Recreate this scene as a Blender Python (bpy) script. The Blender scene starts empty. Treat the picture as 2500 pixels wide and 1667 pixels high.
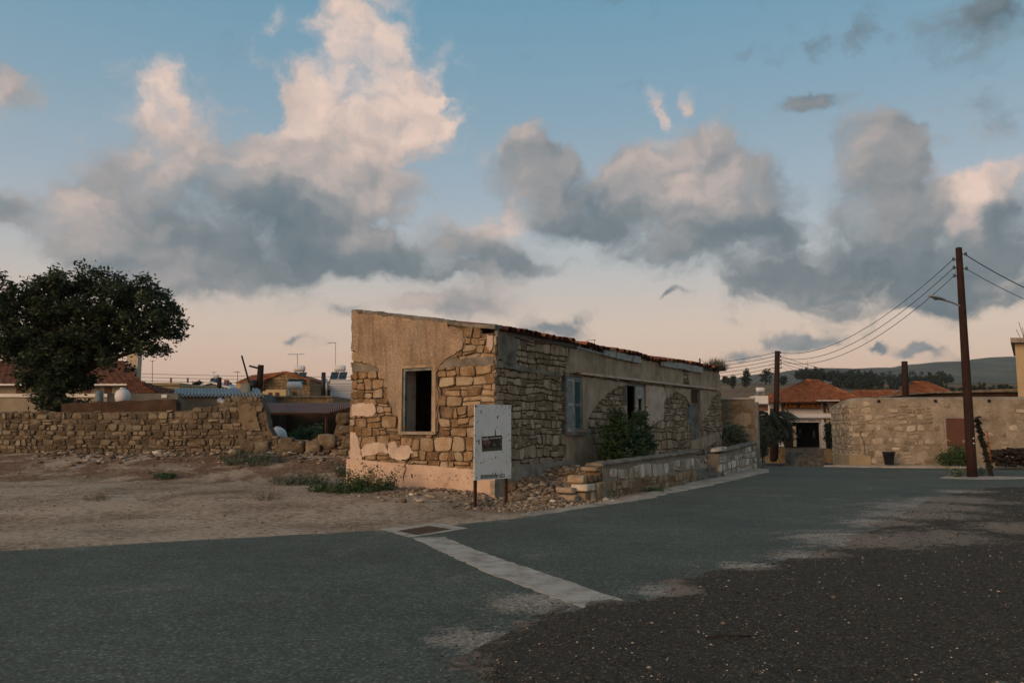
import bpy, bmesh, math, random
import numpy as np
from mathutils import Vector, Matrix, noise as mnoise

random.seed(7)
RNG = np.random.default_rng(7)
SC = bpy.context.scene
COL = SC.collection
PI = math.pi
rad = math.radians

# ------------------------------------------------------------------ camera
F_PX, PITCH, EYE = 1944.0, rad(6.0), 1.6
cam_data = bpy.data.cameras.new('camera')
cam_data.sensor_width = 36.0
cam_data.lens = F_PX / 2500.0 * 36.0
cam_data.clip_start = 0.1
cam_data.clip_end = 9000.0
cam = bpy.data.objects.new('camera', cam_data)
cam.location = (0, 0, EYE)
cam.rotation_euler = (PI / 2 + PITCH, 0, 0)
COL.objects.link(cam)
SC.camera = cam

# ------------------------------------------------------------------ exposure and render settings
SC.render.engine = 'CYCLES'
SC.view_settings.view_transform = 'Standard'
SC.view_settings.look = 'None'
SC.view_settings.gamma = 1.0
SC.view_settings.use_curve_mapping = False
SC.view_settings.exposure = 0.26
SC.cycles.use_denoising = True
SC.cycles.max_bounces = 5
SC.cycles.diffuse_bounces = 3
SC.cycles.glossy_bounces = 2
SC.cycles.transparent_max_bounces = 6
SC.cycles.volume_bounces = 0

# ------------------------------------------------------------------ node helpers
def node(nt, kind, ins=None, **props):
    n = nt.nodes.new(kind)
    for k, v in props.items():
        setattr(n, k, v)
    for k, v in (ins or {}).items():
        s = n.inputs[k]
        if isinstance(v, bpy.types.NodeSocket):
            nt.links.new(v, s)
        elif isinstance(v, bpy.types.Node):
            nt.links.new(v.outputs[0], s)
        else:
            s.default_value = v
    return n

def fmath(nt, op, a, b=0.0, c=None, clamp=False):
    ins = {0: a, 1: b}
    if c is not None:
        ins[2] = c
    return node(nt, 'ShaderNodeMath', ins, operation=op, use_clamp=clamp).outputs[0]

def vmath(nt, op, a, b=(0, 0, 0), c=None):
    ins = {0: a, 1: b}
    if c is not None:
        ins[2] = c
    n = node(nt, 'ShaderNodeVectorMath', ins, operation=op)
    return n.outputs['Value'] if op in ('DOT_PRODUCT', 'LENGTH') else n.outputs[0]

def smooth(nt, v, a, b, lo=0.0, hi=1.0):
    n = node(nt, 'ShaderNodeMapRange', {0: v, 1: a, 2: b, 3: lo, 4: hi}, interpolation_type='SMOOTHSTEP')
    return n.outputs[0]

def mixc(nt, f, a, b, blend='MIX'):
    n = node(nt, 'ShaderNodeMix', data_type='RGBA', blend_type=blend, clamp_factor=True)
    for k, v in ((0, f), (6, a), (7, b)):
        s = n.inputs[k]
        if isinstance(v, bpy.types.NodeSocket):
            nt.links.new(v, s)
        elif k and len(v) == 3:
            s.default_value = (*v, 1)
        else:
            s.default_value = v
    return n.outputs[2]

def ramp(nt, f, stops, interp='LINEAR'):
    n = node(nt, 'ShaderNodeValToRGB', {0: f})
    n.color_ramp.interpolation = interp
    e = n.color_ramp.elements
    while len(e) < len(stops):
        e.new(0.5)
    for i, (p, c) in enumerate(stops):
        e[i].position = p
        e[i].color = (*c, 1)
    return n.outputs[0]

def noise_tex(nt, vec, scale, detail=4.0, rough=0.55, dist=0.0):
    return node(nt, 'ShaderNodeTexNoise', {'Vector': vec, 'Scale': scale, 'Detail': detail, 'Roughness': rough, 'Distortion': dist})

# ------------------------------------------------------------------ sun: the last glow from the west, left of and behind the camera
SUN_AZ, SUN_EL = rad(-137.0), rad(12.0)          # azimuth from +Y towards +X
sun_data = bpy.data.lights.new('sun', 'SUN')
sun_data.energy = 2.6
sun_data.angle = rad(38.0)
sun_data.color = (1.0, 0.60, 0.34)
sun = bpy.data.objects.new('sun', sun_data)
sd = Vector((math.sin(SUN_AZ) * math.cos(SUN_EL), math.cos(SUN_AZ) * math.cos(SUN_EL), math.sin(SUN_EL)))
sun.rotation_euler = sd.to_track_quat('Z', 'Y').to_euler()
sun.location = sd * 60
COL.objects.link(sun)

# ------------------------------------------------------------------ world: dusk sky and clouds
# every cumulus: azimuth, elevation, half width, half height (degrees), how much of the glow it catches
CLOUDS = [(-24.7,21.6,1.9,2.6,1.0),(-23.8,18.6,3.1,3.1,.72),(-25.9,15.8,3.7,2.6,.6),(-22.1,14.1,6.8,2.7,.22),(-16.1,13.2,6.4,2.2,.1),
 (-12.8,27.4,3.6,2.2,.95),(-10.6,24.5,4.1,2.8,1.1),(-8.8,22.5,3.4,2.9,.95),(-15.2,22.0,2.0,2.3,.8),(-11.1,19.6,5.8,3.0,.75),
 (-13.9,17.0,6.9,2.4,.5),(-20.1,18.3,2.9,1.6,.7),(-31.1,12.6,4.4,2.0,.6),(-28.2,13.9,2.1,1.8,.85),(-26.4,10.5,5.5,1.6,.4),
 (-33.1,12.9,1.3,.7,.1),(-22.1,10.0,3.1,1.6,.3),(-8.9,11.5,5.0,1.1,.15),(-10.4,12.9,2.3,1.1,.45),(-3.9,12.8,3.3,1.8,.5),
 (-.6,14.6,2.1,1.5,.95),(-.6,11.4,4.8,1.2,.3),(-16.3,10.9,3.6,1.6,.25),(2.4,17.7,3.6,2.3,.48),(.9,19.1,1.8,2.0,.5),
 (5.4,14.8,3.9,2.3,.15),(9.3,17.8,3.2,2.5,.6),(14.6,18.8,2.8,2.4,.5),(13.4,16.2,4.0,2.4,.62),(15.6,13.4,5.8,2.7,.2),
 (17.8,16.3,2.3,1.6,.5),(20.3,9.6,5.2,1.6,.2),(24.0,18.4,2.3,2.5,.62),(26.3,17.5,2.7,2.2,.45),(25.6,13.8,4.7,2.8,.42),
 (27.6,10.1,7.1,2.4,.08),(32.9,12.3,2.5,2.7,.2),(31.9,14.9,2.4,1.0,1.1),(30.5,13.4,.9,1.5,1.0),(29.3,7.8,5.9,.9,.12),
 (32.5,24.6,2.7,1.8,.05),(21.6,21.5,2.9,.9,.35),(10.9,22.2,.7,1.0,.9),(13.1,22.2,.9,.8,.8),(-3.9,8.7,5.0,1.2,.6),
 (-7.4,8.8,1.8,.8,.85),(3.0,7.0,1.8,.8,.25),(20.1,5.2,2.3,.7,.4),(16.1,4.4,1.6,.6,.35),(24.9,5.0,.8,.4,.3),
 (27.6,4.8,1.4,.4,.3),(-15.3,6.1,1.0,.4,.3),(11.5,9.3,1.0,.3,.2),(-32.9,20.1,1.7,1.4,.6),(-11.2,7.7,2.0,.8,.5)]

world = bpy.data.worlds.new('World')
SC.world = world
world.use_nodes = True
wt = world.node_tree
wt.nodes.clear()
tc = node(wt, 'ShaderNodeTexCoord')
DIR = tc.outputs['Generated']
sx = node(wt, 'ShaderNodeSeparateXYZ', {0: DIR})
az = fmath(wt, 'MULTIPLY', fmath(wt, 'ARCTAN2', sx.outputs[0], sx.outputs[1]), 57.29578)
el = fmath(wt, 'MULTIPLY', fmath(wt, 'ARCSINE', sx.outputs[2]), 57.29578)
AE = node(wt, 'ShaderNodeCombineXYZ', {0: az, 1: el, 2: 0.0}).outputs[0]
# clear sky: cream at the horizon, grey-lilac, then blue; a weak physical sky adds the brighter west
t_el = fmath(wt, 'DIVIDE', el, 60.0, clamp=True)
clear = ramp(wt, t_el, [(0.0, (.52, .315, .22)), (.06, (.56, .37, .275)), (.115, (.53, .405, .325)), (.19, (.38, .38, .375)),
                        (.27, (.27, .33, .38)), (.36, (.185, .285, .355)), (.48, (.118, .25, .34)), (1.0, (.085, .195, .285))])
skyn = node(wt, 'ShaderNodeTexSky', sky_type='NISHITA', sun_disc=False)
skyn.sun_elevation = SUN_EL
skyn.sun_rotation = SUN_AZ
skyn.altitude = 100
skyn.dust_density = 2.0
nish = vmath(wt, 'SCALE', skyn.outputs[0])
nish.node.inputs['Scale'].default_value = 0.015
clear = mixc(wt, 1.0, clear, nish, 'ADD')

warp = noise_tex(wt, AE, .20, 5.0, .60)
wv = vmath(wt, 'SUBTRACT', warp.outputs['Color'], (.5, .5, .5))
P = vmath(wt, 'MULTIPLY_ADD', wv, (6.0, 4.6, 0), AE)
AEs = vmath(wt, 'MULTIPLY', P, (1, 1.3, 1))
fine = noise_tex(wt, AEs, .30, 7.0, .56).outputs[0]
lit2 = noise_tex(wt, vmath(wt, 'ADD', AEs, (-.7, 1.0, 0)), .30, 2.5, .5).outputs[0]
relief = fmath(wt, 'SUBTRACT', fine, lit2)
soft = noise_tex(wt, AE, .10, 2.0, .5).outputs[0]
mid = noise_tex(wt, vmath(wt, 'MULTIPLY', P, (.8, 1.3, 1)), .14, 3.0, .5).outputs[0]

def cloud_colour(b):
    b = fmath(wt, 'MULTIPLY_ADD', fmath(wt, 'ADD', relief, fmath(wt, 'MULTIPLY_ADD', mid, 1.3, -.65)), 0.60, b, clamp=True)
    return ramp(wt, b, [(0.0, (.092, .135, .160)), (.28, (.155, .188, .208)), (.55, (.30, .287, .285)), (.80, (.52, .415, .37)), (1.0, (.68, .52, .44))])

Fs, Bs = None, None
for (a, e, ra, re, b) in CLOUDS:
    ra *= .93; re *= .95
    q = vmath(wt, 'MULTIPLY_ADD', P, (1 / ra, 1 / re, 0), (-a / ra, -e / re, 0))
    w = fmath(wt, 'POWER', 0.30, vmath(wt, 'DOT_PRODUCT', q, q))
    Fs = w if Fs is None else fmath(wt, 'ADD', Fs, w)
    # tops catch the glow, bases fall into shade
    Bs = fmath(wt, 'MULTIPLY', w, b) if Bs is None else fmath(wt, 'MULTIPLY_ADD', w, b, Bs)
bright = fmath(wt, 'DIVIDE', Bs, fmath(wt, 'MAXIMUM', Fs, 0.02))
dens = fmath(wt, 'MULTIPLY_ADD', fmath(wt, 'SUBTRACT', fine, .5), 2.0, fmath(wt, 'MULTIPLY_ADD', fmath(wt, 'SUBTRACT', mid, .5), 1.5, fmath(wt, 'MINIMUM', fmath(wt, 'MULTIPLY', Fs, 1.2), 1.06)))
alpha = smooth(wt, dens, .10, fmath(wt, 'MULTIPLY_ADD', smooth(wt, soft, .35, .65), .55, .75), 0.0, .96)
# other clouds of the same sky, round the rest of the compass
gen = noise_tex(wt, vmath(wt, 'MULTIPLY', AE, (.055, .11, 1)), 1.0, 7.0, .55).outputs[0]
around = fmath(wt, 'MAXIMUM', smooth(wt, fmath(wt, 'ABSOLUTE', az), 36.0, 46.0), smooth(wt, el, 29.0, 36.0))
a2 = fmath(wt, 'MULTIPLY', smooth(wt, gen, .50, .62), fmath(wt, 'MULTIPLY', around, smooth(wt, el, 2.0, 8.0)))
out_col = mixc(wt, a2, clear, cloud_colour(smooth(wt, gen, .50, .78, .75, .1)))
in_col = mixc(wt, alpha, out_col, cloud_colour(bright))
bg_out = node(wt, 'ShaderNodeBackground', {'Color': out_col, 'Strength': 1.0})
bg_in = node(wt, 'ShaderNodeBackground', {'Color': in_col, 'Strength': 1.0})
near = fmath(wt, 'MULTIPLY', fmath(wt, 'LESS_THAN', fmath(wt, 'ABSOLUTE', az), 48.0), fmath(wt, 'LESS_THAN', fmath(wt, 'ABSOLUTE', fmath(wt, 'SUBTRACT', el, 18.0)), 20.0))
mixw = node(wt, 'ShaderNodeMixShader', {0: near, 1: bg_out, 2: bg_in})
wo = node(wt, 'ShaderNodeOutputWorld', {0: mixw})
world.cycles.sampling_method = 'MANUAL'
world.cycles.sample_map_resolution = 512
from mathutils.geometry import delaunay_2d_cdt

# ------------------------------------------------------------------ survey: photo pixel + known plane or distance -> place
def ray(px, py):
    u, v = px - 1250.0, 833.5 - py
    return u, F_PX * math.cos(PITCH) - v * math.sin(PITCH), F_PX * math.sin(PITCH) + v * math.cos(PITCH)

def at(px, py, Y):
    d = ray(px, py)
    return Vector((d[0] / d[1] * Y, Y, EYE + d[2] / d[1] * Y))

def gnd(px, py, z=0.0):
    d = ray(px, py)
    Y = (z - EYE) * d[1] / d[2]
    return Vector((d[0] / d[1] * Y, Y, z))

HA = rad(32.5)
HC = Vector((-.376, 17.1, 0))                     # near corner of the ruined house
EU = Vector((math.sin(HA), math.cos(HA), 0))      # along its long side
EV = Vector((-math.cos(HA), math.sin(HA), 0))     # along its short side

def house_uv(x, y):
    dx, dy = x - HC.x, y - HC.y
    return dx * EU.x + dy * EU.y, dx * EV.x + dy * EV.y

def on_plane(px, py, o, n):
    d = ray(px, py)
    t = (o.x * n.x + o.y * n.y) / (d[0] * n.x + d[1] * n.y)
    return d[0] * t, d[1] * t, EYE + d[2] * t

def fac(px, py):                                  # long side: metres from the corner, height
    x, y, z = on_plane(px, py, HC, EV)
    return house_uv(x, y)[0], z

def gab(px, py):                                  # short side: metres from the corner, height
    x, y, z = on_plane(px, py, HC, EU)
    return house_uv(x, y)[1], z

def ss(a, b, x):
    t = min(1.0, max(0.0, (x - a) / (b - a)))
    return t * t * (3 - 2 * t)

def n3(x, y, z=0.0):
    return mnoise.noise(Vector((x, y, z)))

# ------------------------------------------------------------------ object helpers
def tag(o, label=None, cat=None, group=None, kind=None):
    if label: o['label'] = label
    if cat: o['category'] = cat
    if group: o['group'] = group
    if kind: o['kind'] = kind
    return o

def empty(name, loc, rz=0.0, label=None, cat=None, group=None):
    o = bpy.data.objects.new(name, None)
    o.empty_display_size = 0.2
    o.location = loc
    o.rotation_euler = (0, 0, rz)
    COL.objects.link(o)
    return tag(o, label, cat, group)

def offset(parent):
    v = Vector((0, 0, 0))
    while parent is not None:
        if parent.rotation_euler.z:
            return Vector((0, 0, 0))              # turned things are modelled in their own axes
        v += parent.location
        parent = parent.parent
    return v

def link_mesh(name, me, parent=None):
    o = bpy.data.objects.new(name, me)
    COL.objects.link(o)
    if parent is not None:
        o.parent = parent
    return o

def mesh_obj(name, verts, faces, mat, parent=None, smooth_=False, local=False):
    off = Vector((0, 0, 0)) if local else offset(parent)
    me = bpy.data.meshes.new(name)
    me.from_pydata([(v[0] - off.x, v[1] - off.y, v[2] - off.z) for v in verts], [], faces)
    me.materials.append(mat)
    if smooth_:
        me.polygons.foreach_set('use_smooth', [True] * len(me.polygons))
    me.update()
    return link_mesh(name, me, parent)

class MB:
    """collects shapes for ONE mesh"""
    def __init__(self):
        self.v, self.f = [], []
    def add(self, v, f):
        b = len(self.v)
        self.v += [tuple(p) for p in v]
        self.f += [tuple(i + b for i in q) for q in f]
        return self
    def box(self, x0, x1, y0, y1, z0, z1):
        return self.add([(x0, y0, z0), (x1, y0, z0), (x1, y1, z0), (x0, y1, z0), (x0, y0, z1), (x1, y0, z1), (x1, y1, z1), (x0, y1, z1)],
                        [(0, 3, 2, 1), (4, 5, 6, 7), (0, 1, 5, 4), (1, 2, 6, 5), (2, 3, 7, 6), (3, 0, 4, 7)])
    def obox(self, c, ax, hx, hy, hz):
        """box about c, ax = direction of its local x in plan (angle)"""
        ca, sa = math.cos(ax), math.sin(ax)
        vs = []
        for z in (-hz, hz):
            for x, y in ((-hx, -hy), (hx, -hy), (hx, hy), (-hx, hy)):
                vs.append((c[0] + x * ca - y * sa, c[1] + x * sa + y * ca, c[2] + z))
        return self.add(vs, [(0, 3, 2, 1), (4, 5, 6, 7), (0, 1, 5, 4), (1, 2, 6, 5), (2, 3, 7, 6), (3, 0, 4, 7)])
    def tube(self, pts, r, n=8, cap=True):
        pts = [Vector(p) for p in pts]
        rs = r if isinstance(r, (list, tuple)) else [r] * len(pts)
        b = len(self.v)
        for i, p in enumerate(pts):
            d = (pts[min(i + 1, len(pts) - 1)] - pts[max(i - 1, 0)]).normalized()
            a = d.cross(Vector((0, 0, 1)) if abs(d.z) < .9 else Vector((1, 0, 0))).normalized()
            c = d.cross(a)
            for k in range(n):
                t = 2 * PI * k / n
                q = p + (a * math.cos(t) + c * math.sin(t)) * rs[i]
                self.v.append(tuple(q))
        for i in range(len(pts) - 1):
            for k in range(n):
                k2 = (k + 1) % n
                self.f.append((b + i * n + k, b + i * n + k2, b + (i + 1) * n + k2, b + (i + 1) * n + k))
        if cap:
            self.f.append(tuple(b + k for k in range(n))[::-1])
            self.f.append(tuple(b + (len(pts) - 1) * n + k for k in range(n)))
        return self
    def prism(self, poly, f, d0, d1):
        """polygon (a, b) mapped by f(a, b, d), from depth d0 to d1"""
        n = len(poly)
        b = len(self.v)
        self.v += [tuple(f(p[0], p[1], d0)) for p in poly] + [tuple(f(p[0], p[1], d1)) for p in poly]
        self.f.append(tuple(b + i for i in range(n))[::-1])
        self.f.append(tuple(b + n + i for i in range(n)))
        for i in range(n):
            j = (i + 1) % n
            self.f.append((b + i, b + j, b + n + j, b + n + i))
        return self
    def lathe(self, c, prof, n=16, axis='z'):
        b = len(self.v)
        for (r, h) in prof:
            for k in range(n):
                t = 2 * PI * k / n
                x, y = r * math.cos(t), r * math.sin(t)
                if axis == 'z': q = (c[0] + x, c[1] + y, c[2] + h)
                elif axis == 'x': q = (c[0] + h, c[1] + x, c[2] + y)
                else: q = (c[0] + x, c[1] + h, c[2] + y)
                self.v.append(q)
        for i in range(len(prof) - 1):
            for k in range(n):
                k2 = (k + 1) % n
                self.f.append((b + i * n + k, b + i * n + k2, b + (i + 1) * n + k2, b + (i + 1) * n + k))
        self.f.append(tuple(b + k for k in range(n))[::-1])
        self.f.append(tuple(b + (len(prof) - 1) * n + k for k in range(n)))
        return self
    def build(self, name, mat, parent=None, smooth_=False, local=False, fix=True):
        o = mesh_obj(name, self.v, self.f, mat, parent, smooth_, local)
        if fix:
            bm = bmesh.new(); bm.from_mesh(o.data)
            bmesh.ops.recalc_face_normals(bm, faces=bm.faces)
            bm.to_mesh(o.data); bm.free()
        return o

def auto_smooth(o, ang=40):
    me = o.data
    me.polygons.foreach_set('use_smooth', [True] * len(me.polygons))
    me.set_sharp_from_angle(angle=rad(ang))
    return o

def text_mesh(name, body, size, mat, parent, loc, rot, depth=0.004, align='CENTER', squash=1.0, font_shear=0.0):
    cu = bpy.data.curves.new(name, 'FONT')
    cu.body = body
    cu.size = size
    cu.extrude = depth
    cu.align_x = align
    cu.align_y = 'CENTER'
    cu.shear = font_shear
    tmp = bpy.data.objects.new(name + '_tmp', cu)
    COL.objects.link(tmp)
    dg = bpy.context.evaluated_depsgraph_get()
    me = bpy.data.meshes.new_from_object(tmp.evaluated_get(dg))
    bpy.data.objects.remove(tmp)
    me.name = name
    me.materials.clear(); me.materials.append(mat)
    o = link_mesh(name, me, parent)
    o.location = Vector(loc) - offset(parent)
    o.rotation_euler = rot
    o.scale = (squash, 1, 1)
    return o

def pip(poly, x, y):
    c = False
    j = len(poly) - 1
    for i in range(len(poly)):
        xi, yi = poly[i]; xj, yj = poly[j]
        if (yi > y) != (yj > y) and x < (xj - xi) * (y - yi) / (yj - yi) + xi:
            c = not c
        j = i
    return c

# ------------------------------------------------------------------ materials
def mat(name, cols, scale=3.0, rough=.9, bump=.3, bscale=40.0, rnd=0.0, detail=5.0, spec=.25, metal=0.0, tint=None, dist=0.006, fine=.25, stops=None, vary=None, coord='Object'):
    m = bpy.data.materials.new(name)
    m.use_nodes = True
    nt = m.node_tree
    nt.nodes.clear()
    t = node(nt, 'ShaderNodeTexCoord')
    vec = t.outputs[coord]
    if rnd:
        oi = node(nt, 'ShaderNodeObjectInfo')
        ge = node(nt, 'ShaderNodeNewGeometry')
        r1 = fmath(nt, 'FRACT', fmath(nt, 'ADD', oi.outputs['Random'], ge.outputs['Random Per Island']))
        r2 = fmath(nt, 'FRACT', fmath(nt, 'MULTIPLY', r1, 17.31))
        vec = vmath(nt, 'ADD', vec, node(nt, 'ShaderNodeCombineXYZ', {0: fmath(nt, 'MULTIPLY', r1, 40.0), 1: fmath(nt, 'MULTIPLY', r2, 23.0), 2: 0.0}).outputs[0])
    n1 = noise_tex(nt, vec, scale, detail, .6).outputs[0]
    k = len(cols)
    if k == 1:
        cols = [cols[0], cols[0]]; k = 2
    st = stops or [.32 + .36 * i / (k - 1) for i in range(k)]
    f1 = n1
    if rnd:
        f1 = fmath(nt, 'ADD', n1, fmath(nt, 'MULTIPLY', fmath(nt, 'SUBTRACT', r1, .5), rnd))
    c = ramp(nt, f1, list(zip(st, cols)))
    n2 = noise_tex(nt, vec, bscale, 4.0, .65).outputs[0]
    val = fmath(nt, 'MULTIPLY_ADD', fmath(nt, 'SUBTRACT', n2, .5), 2 * fine, 1.0)
    if rnd:
        val = fmath(nt, 'MULTIPLY', val, fmath(nt, 'MULTIPLY_ADD', r2, rnd * .9, 1.0 - rnd * .45))
    vs = node(nt, 'ShaderNodeVectorMath', {0: c, 'Scale': val}, operation='SCALE').outputs[0]
    if vary:
        vs = vary(nt, vec, vs)
    bs = node(nt, 'ShaderNodeBsdfPrincipled', {'Base Color': vs, 'Roughness': rough, 'Metallic': metal, 'Specular IOR Level': spec})
    if bump:
        hgt = fmath(nt, 'MULTIPLY_ADD', n1, .6, n2)
        bp = node(nt, 'ShaderNodeBump', {'Height': hgt, 'Strength': bump, 'Distance': dist * 4})
        nt.links.new(bp.outputs[0], bs.inputs['Normal'])
    node(nt, 'ShaderNodeOutputMaterial', {0: bs})
    return m

def flat(name, c, rough=.8, **kw):
    d = tuple(x * .75 for x in c)
    kw.setdefault('bump', .1)
    return mat(name, [d, c], scale=kw.pop('scale', 2.0), rough=rough, **kw)

def leaf_mat(name, c1, c2):
    m = bpy.data.materials.new(name)
    m.use_nodes = True
    nt = m.node_tree
    nt.nodes.clear()
    ge = node(nt, 'ShaderNodeNewGeometry')
    t = node(nt, 'ShaderNodeTexCoord')
    n1 = noise_tex(nt, t.outputs['Object'], .9, 3.0, .6).outputs[0]
    f = fmath(nt, 'ADD', fmath(nt, 'MULTIPLY', ge.outputs['Random Per Island'], .55), fmath(nt, 'MULTIPLY_ADD', n1, 1.1, -.3))
    c = mixc(nt, f, c1, c2)
    bs = node(nt, 'ShaderNodeBsdfPrincipled', {'Base Color': c, 'Roughness': .55, 'Specular IOR Level': .3})
    tr = node(nt, 'ShaderNodeBsdfTranslucent', {'Color': c})
    mx = node(nt, 'ShaderNodeMixShader', {0: .25, 1: bs, 2: tr})
    node(nt, 'ShaderNodeOutputMaterial', {0: mx})
    return m

MT = {}
def pocked(nt, vec, c):
    a = noise_tex(nt, vec, 11.0, 5.0, .7).outputs[0]
    c = mixc(nt, smooth(nt, a, .56, .72, 0, .55), c, (.10, .075, .05))
    b = noise_tex(nt, vec, 6.0, 4.0, .65, .6).outputs[0]
    return mixc(nt, smooth(nt, b, .58, .70, 0, .5), c, (.38, .33, .26))
MT['stone'] = mat('sandstone', [(.19, .118, .058), (.28, .185, .10), (.34, .245, .15), (.40, .325, .225)], 3.2, .92, .8, 34, rnd=.42, fine=.42, dist=.014, vary=pocked)
MT['stone_grey'] = mat('field_stone', [(.21, .155, .094), (.335, .257, .168), (.43, .348, .246)], 3.0, .94, .8, 34, rnd=.45, fine=.42, dist=.014, vary=pocked)
MT['mortar'] = mat('earth_mortar', [(.075, .055, .036), (.20, .152, .103)], 5, .96, .6, 40)
MT['mortar_pale'] = mat('lime_mortar', [(.20, .17, .125), (.30, .26, .20)], 3, .95, .5, 45)
MT['stone_pale'] = mat('pale_limestone', [(.28, .235, .17), (.44, .385, .30), (.56, .50, .405)], 4, .92, .5, 40, rnd=.6, fine=.3)
MT['plinth'] = mat('peach_render', [(.30, .215, .15), (.46, .34, .255), (.53, .41, .32)], 2.2, .93, .4, 30, fine=.22, stops=[.30, .45, .7])
MT['concrete'] = mat('old_concrete', [(.16, .138, .105), (.26, .228, .18), (.33, .29, .235)], 4, .93, .5, 60)
MT['concrete_dark'] = mat('stained_concrete', [(.08, .072, .055), (.16, .145, .115), (.235, .215, .175)], 3, .94, .5, 50)
MT['timber_grey'] = mat('weathered_timber', [(.12, .125, .12), (.22, .22, .205)], 9, .9, .4, 60)
MT['blue_wood'] = mat('flaking_blue_paint', [(.06, .078, .078), (.14, .168, .162), (.22, .225, .20)], 7, .85, .35, 60)
MT['teal_wood'] = mat('flaking_teal_paint', [(.025, .065, .058), (.045, .10, .088), (.11, .145, .128)], 7, .8, .3, 60)
MT['pale_wood'] = mat('flaking_white_paint', [(.17, .18, .155), (.31, .32, .285), (.39, .395, .355)], 5, .8, .3, 60)
MT['tile'] = mat('clay_tile', [(.075, .028, .015), (.15, .048, .021), (.215, .078, .036)], 3, .9, .4, 50, rnd=.75, fine=.3)
MT['rust'] = mat('rusted_steel', [(.04, .022, .015), (.085, .042, .024)], 12, .85, .4, 60)
MT['dark_metal'] = flat('dark_metal', (.04, .042, .045), .5, metal=.6)
MT['galv'] = mat('galvanised_metal', [(.28, .30, .31), (.42, .44, .45)], 5, .45, .1, 30, metal=.6)
MT['white_paint'] = mat('white_paint', [(.56, .55, .52), (.68, .67, .64)], 2, .7, .1, 30, fine=.08)
MT['black'] = flat('black_void', (.012, .012, .012), .9)
MT['pole_wood'] = mat('creosoted_pole', [(.016, .0085, .0065), (.034, .015, .0105)], 6, .85, .45, 30, fine=.4)
MT['wire'] = flat('cable', (.02, .02, .022), .6)
MT['bark'] = mat('bark', [(.014, .011, .009), (.034, .027, .021)], 6, .95, .8, 25)
MT['leaf'] = leaf_mat('dark_leaf', (.016, .026, .012), (.045, .068, .028))
MT['leaf_mid'] = leaf_mat('mid_leaf', (.022, .05, .018), (.07, .125, .045))
MT['leaf_bush'] = leaf_mat('bush_leaf', (.018, .038, .014), (.06, .105, .036))
MT['leaf_blue'] = leaf_mat('grey_green_leaf', (.05, .075, .045), (.13, .165, .115))
MT['leaf_dry'] = leaf_mat('dry_leaf', (.10, .085, .05), (.20, .17, .11))
MT['leaf_pine'] = leaf_mat('pine_needle', (.010, .018, .012), (.03, .045, .028))

# rough-cast render with dark weather streaks
def streaks(nt, vec, c):
    s = noise_tex(nt, vmath(nt, 'MULTIPLY', vec, (5.0, 5.0, .7)), 1.6, 5.0, .6).outputs[0]
    c = mixc(nt, smooth(nt, s, .48, .70, 0, .55), c, (.13, .105, .075))
    g = noise_tex(nt, vec, .8, 3.0, .55).outputs[0]
    return mixc(nt, smooth(nt, g, .52, .72, 0, .5), c, (.18, .16, .125))
MT['roughcast'] = mat('rough_cast_render', [(.255, .182, .118), (.345, .255, .172), (.41, .315, .222)], 1.6, .96, 1.0, 20, fine=.7, dist=.016, vary=streaks)
MT['render'] = mat('worn_render', [(.26, .198, .13), (.375, .295, .20), (.45, .365, .26)], 1.5, .95, .9, 34, fine=.42, vary=streaks)
MT['render_pale'] = mat('pale_flaked_render', [(.36, .28, .21), (.47, .375, .295), (.54, .45, .36)], 3, .93, .5, 35, fine=.2)

# ------------------------------------------------------------------ irregular masonry
def stone_cells(a0, a1, b0, b1, hmin, hmax, wmin, wmax, seed, split=.22):
    R = random.Random(seed)
    lines = [b0]
    while lines[-1] < b1:
        lines.append(lines[-1] + R.uniform(hmin, hmax))
    def bl(i, a):
        return lines[i] + (n3(a * 1.1 + i * 7.3, seed * 1.7) * .42 + n3(a * 3.4, i * 3.1 + seed) * .16) * (hmin + hmax) * .5
    cells = []
    for i in range(len(lines) - 1):
        a = a0 - R.uniform(0, wmax)
        tl = R.uniform(-.03, .03)
        while a < a1:
            w = R.uniform(wmin, wmax)
            if R.random() < .18: w *= .5
            b = a + w
            tr = R.uniform(-.035, .035)
            q = [(a - tl, bl(i, a)), (b - tr, bl(i, b)), (b + tr, bl(i + 1, b)), (a + tl, bl(i + 1, a))]
            r = R.random()
            if r < split and q[3][1] - q[0][1] > .13:
                k = R.choice([.3, .68, .5])
                L = (q[0][0] + (q[3][0] - q[0][0]) * k, q[0][1] + (q[3][1] - q[0][1]) * k)
                k2 = k + R.uniform(-.08, .08)
                Rr = (q[1][0] + (q[2][0] - q[1][0]) * k2, q[1][1] + (q[2][1] - q[1][1]) * k2)
                cells.append([q[0], q[1], Rr, L]); cells.append([L, Rr, q[2], q[3]])
            else:
                cells.append(q)
            a, tl = b, tr
    return cells

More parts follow.
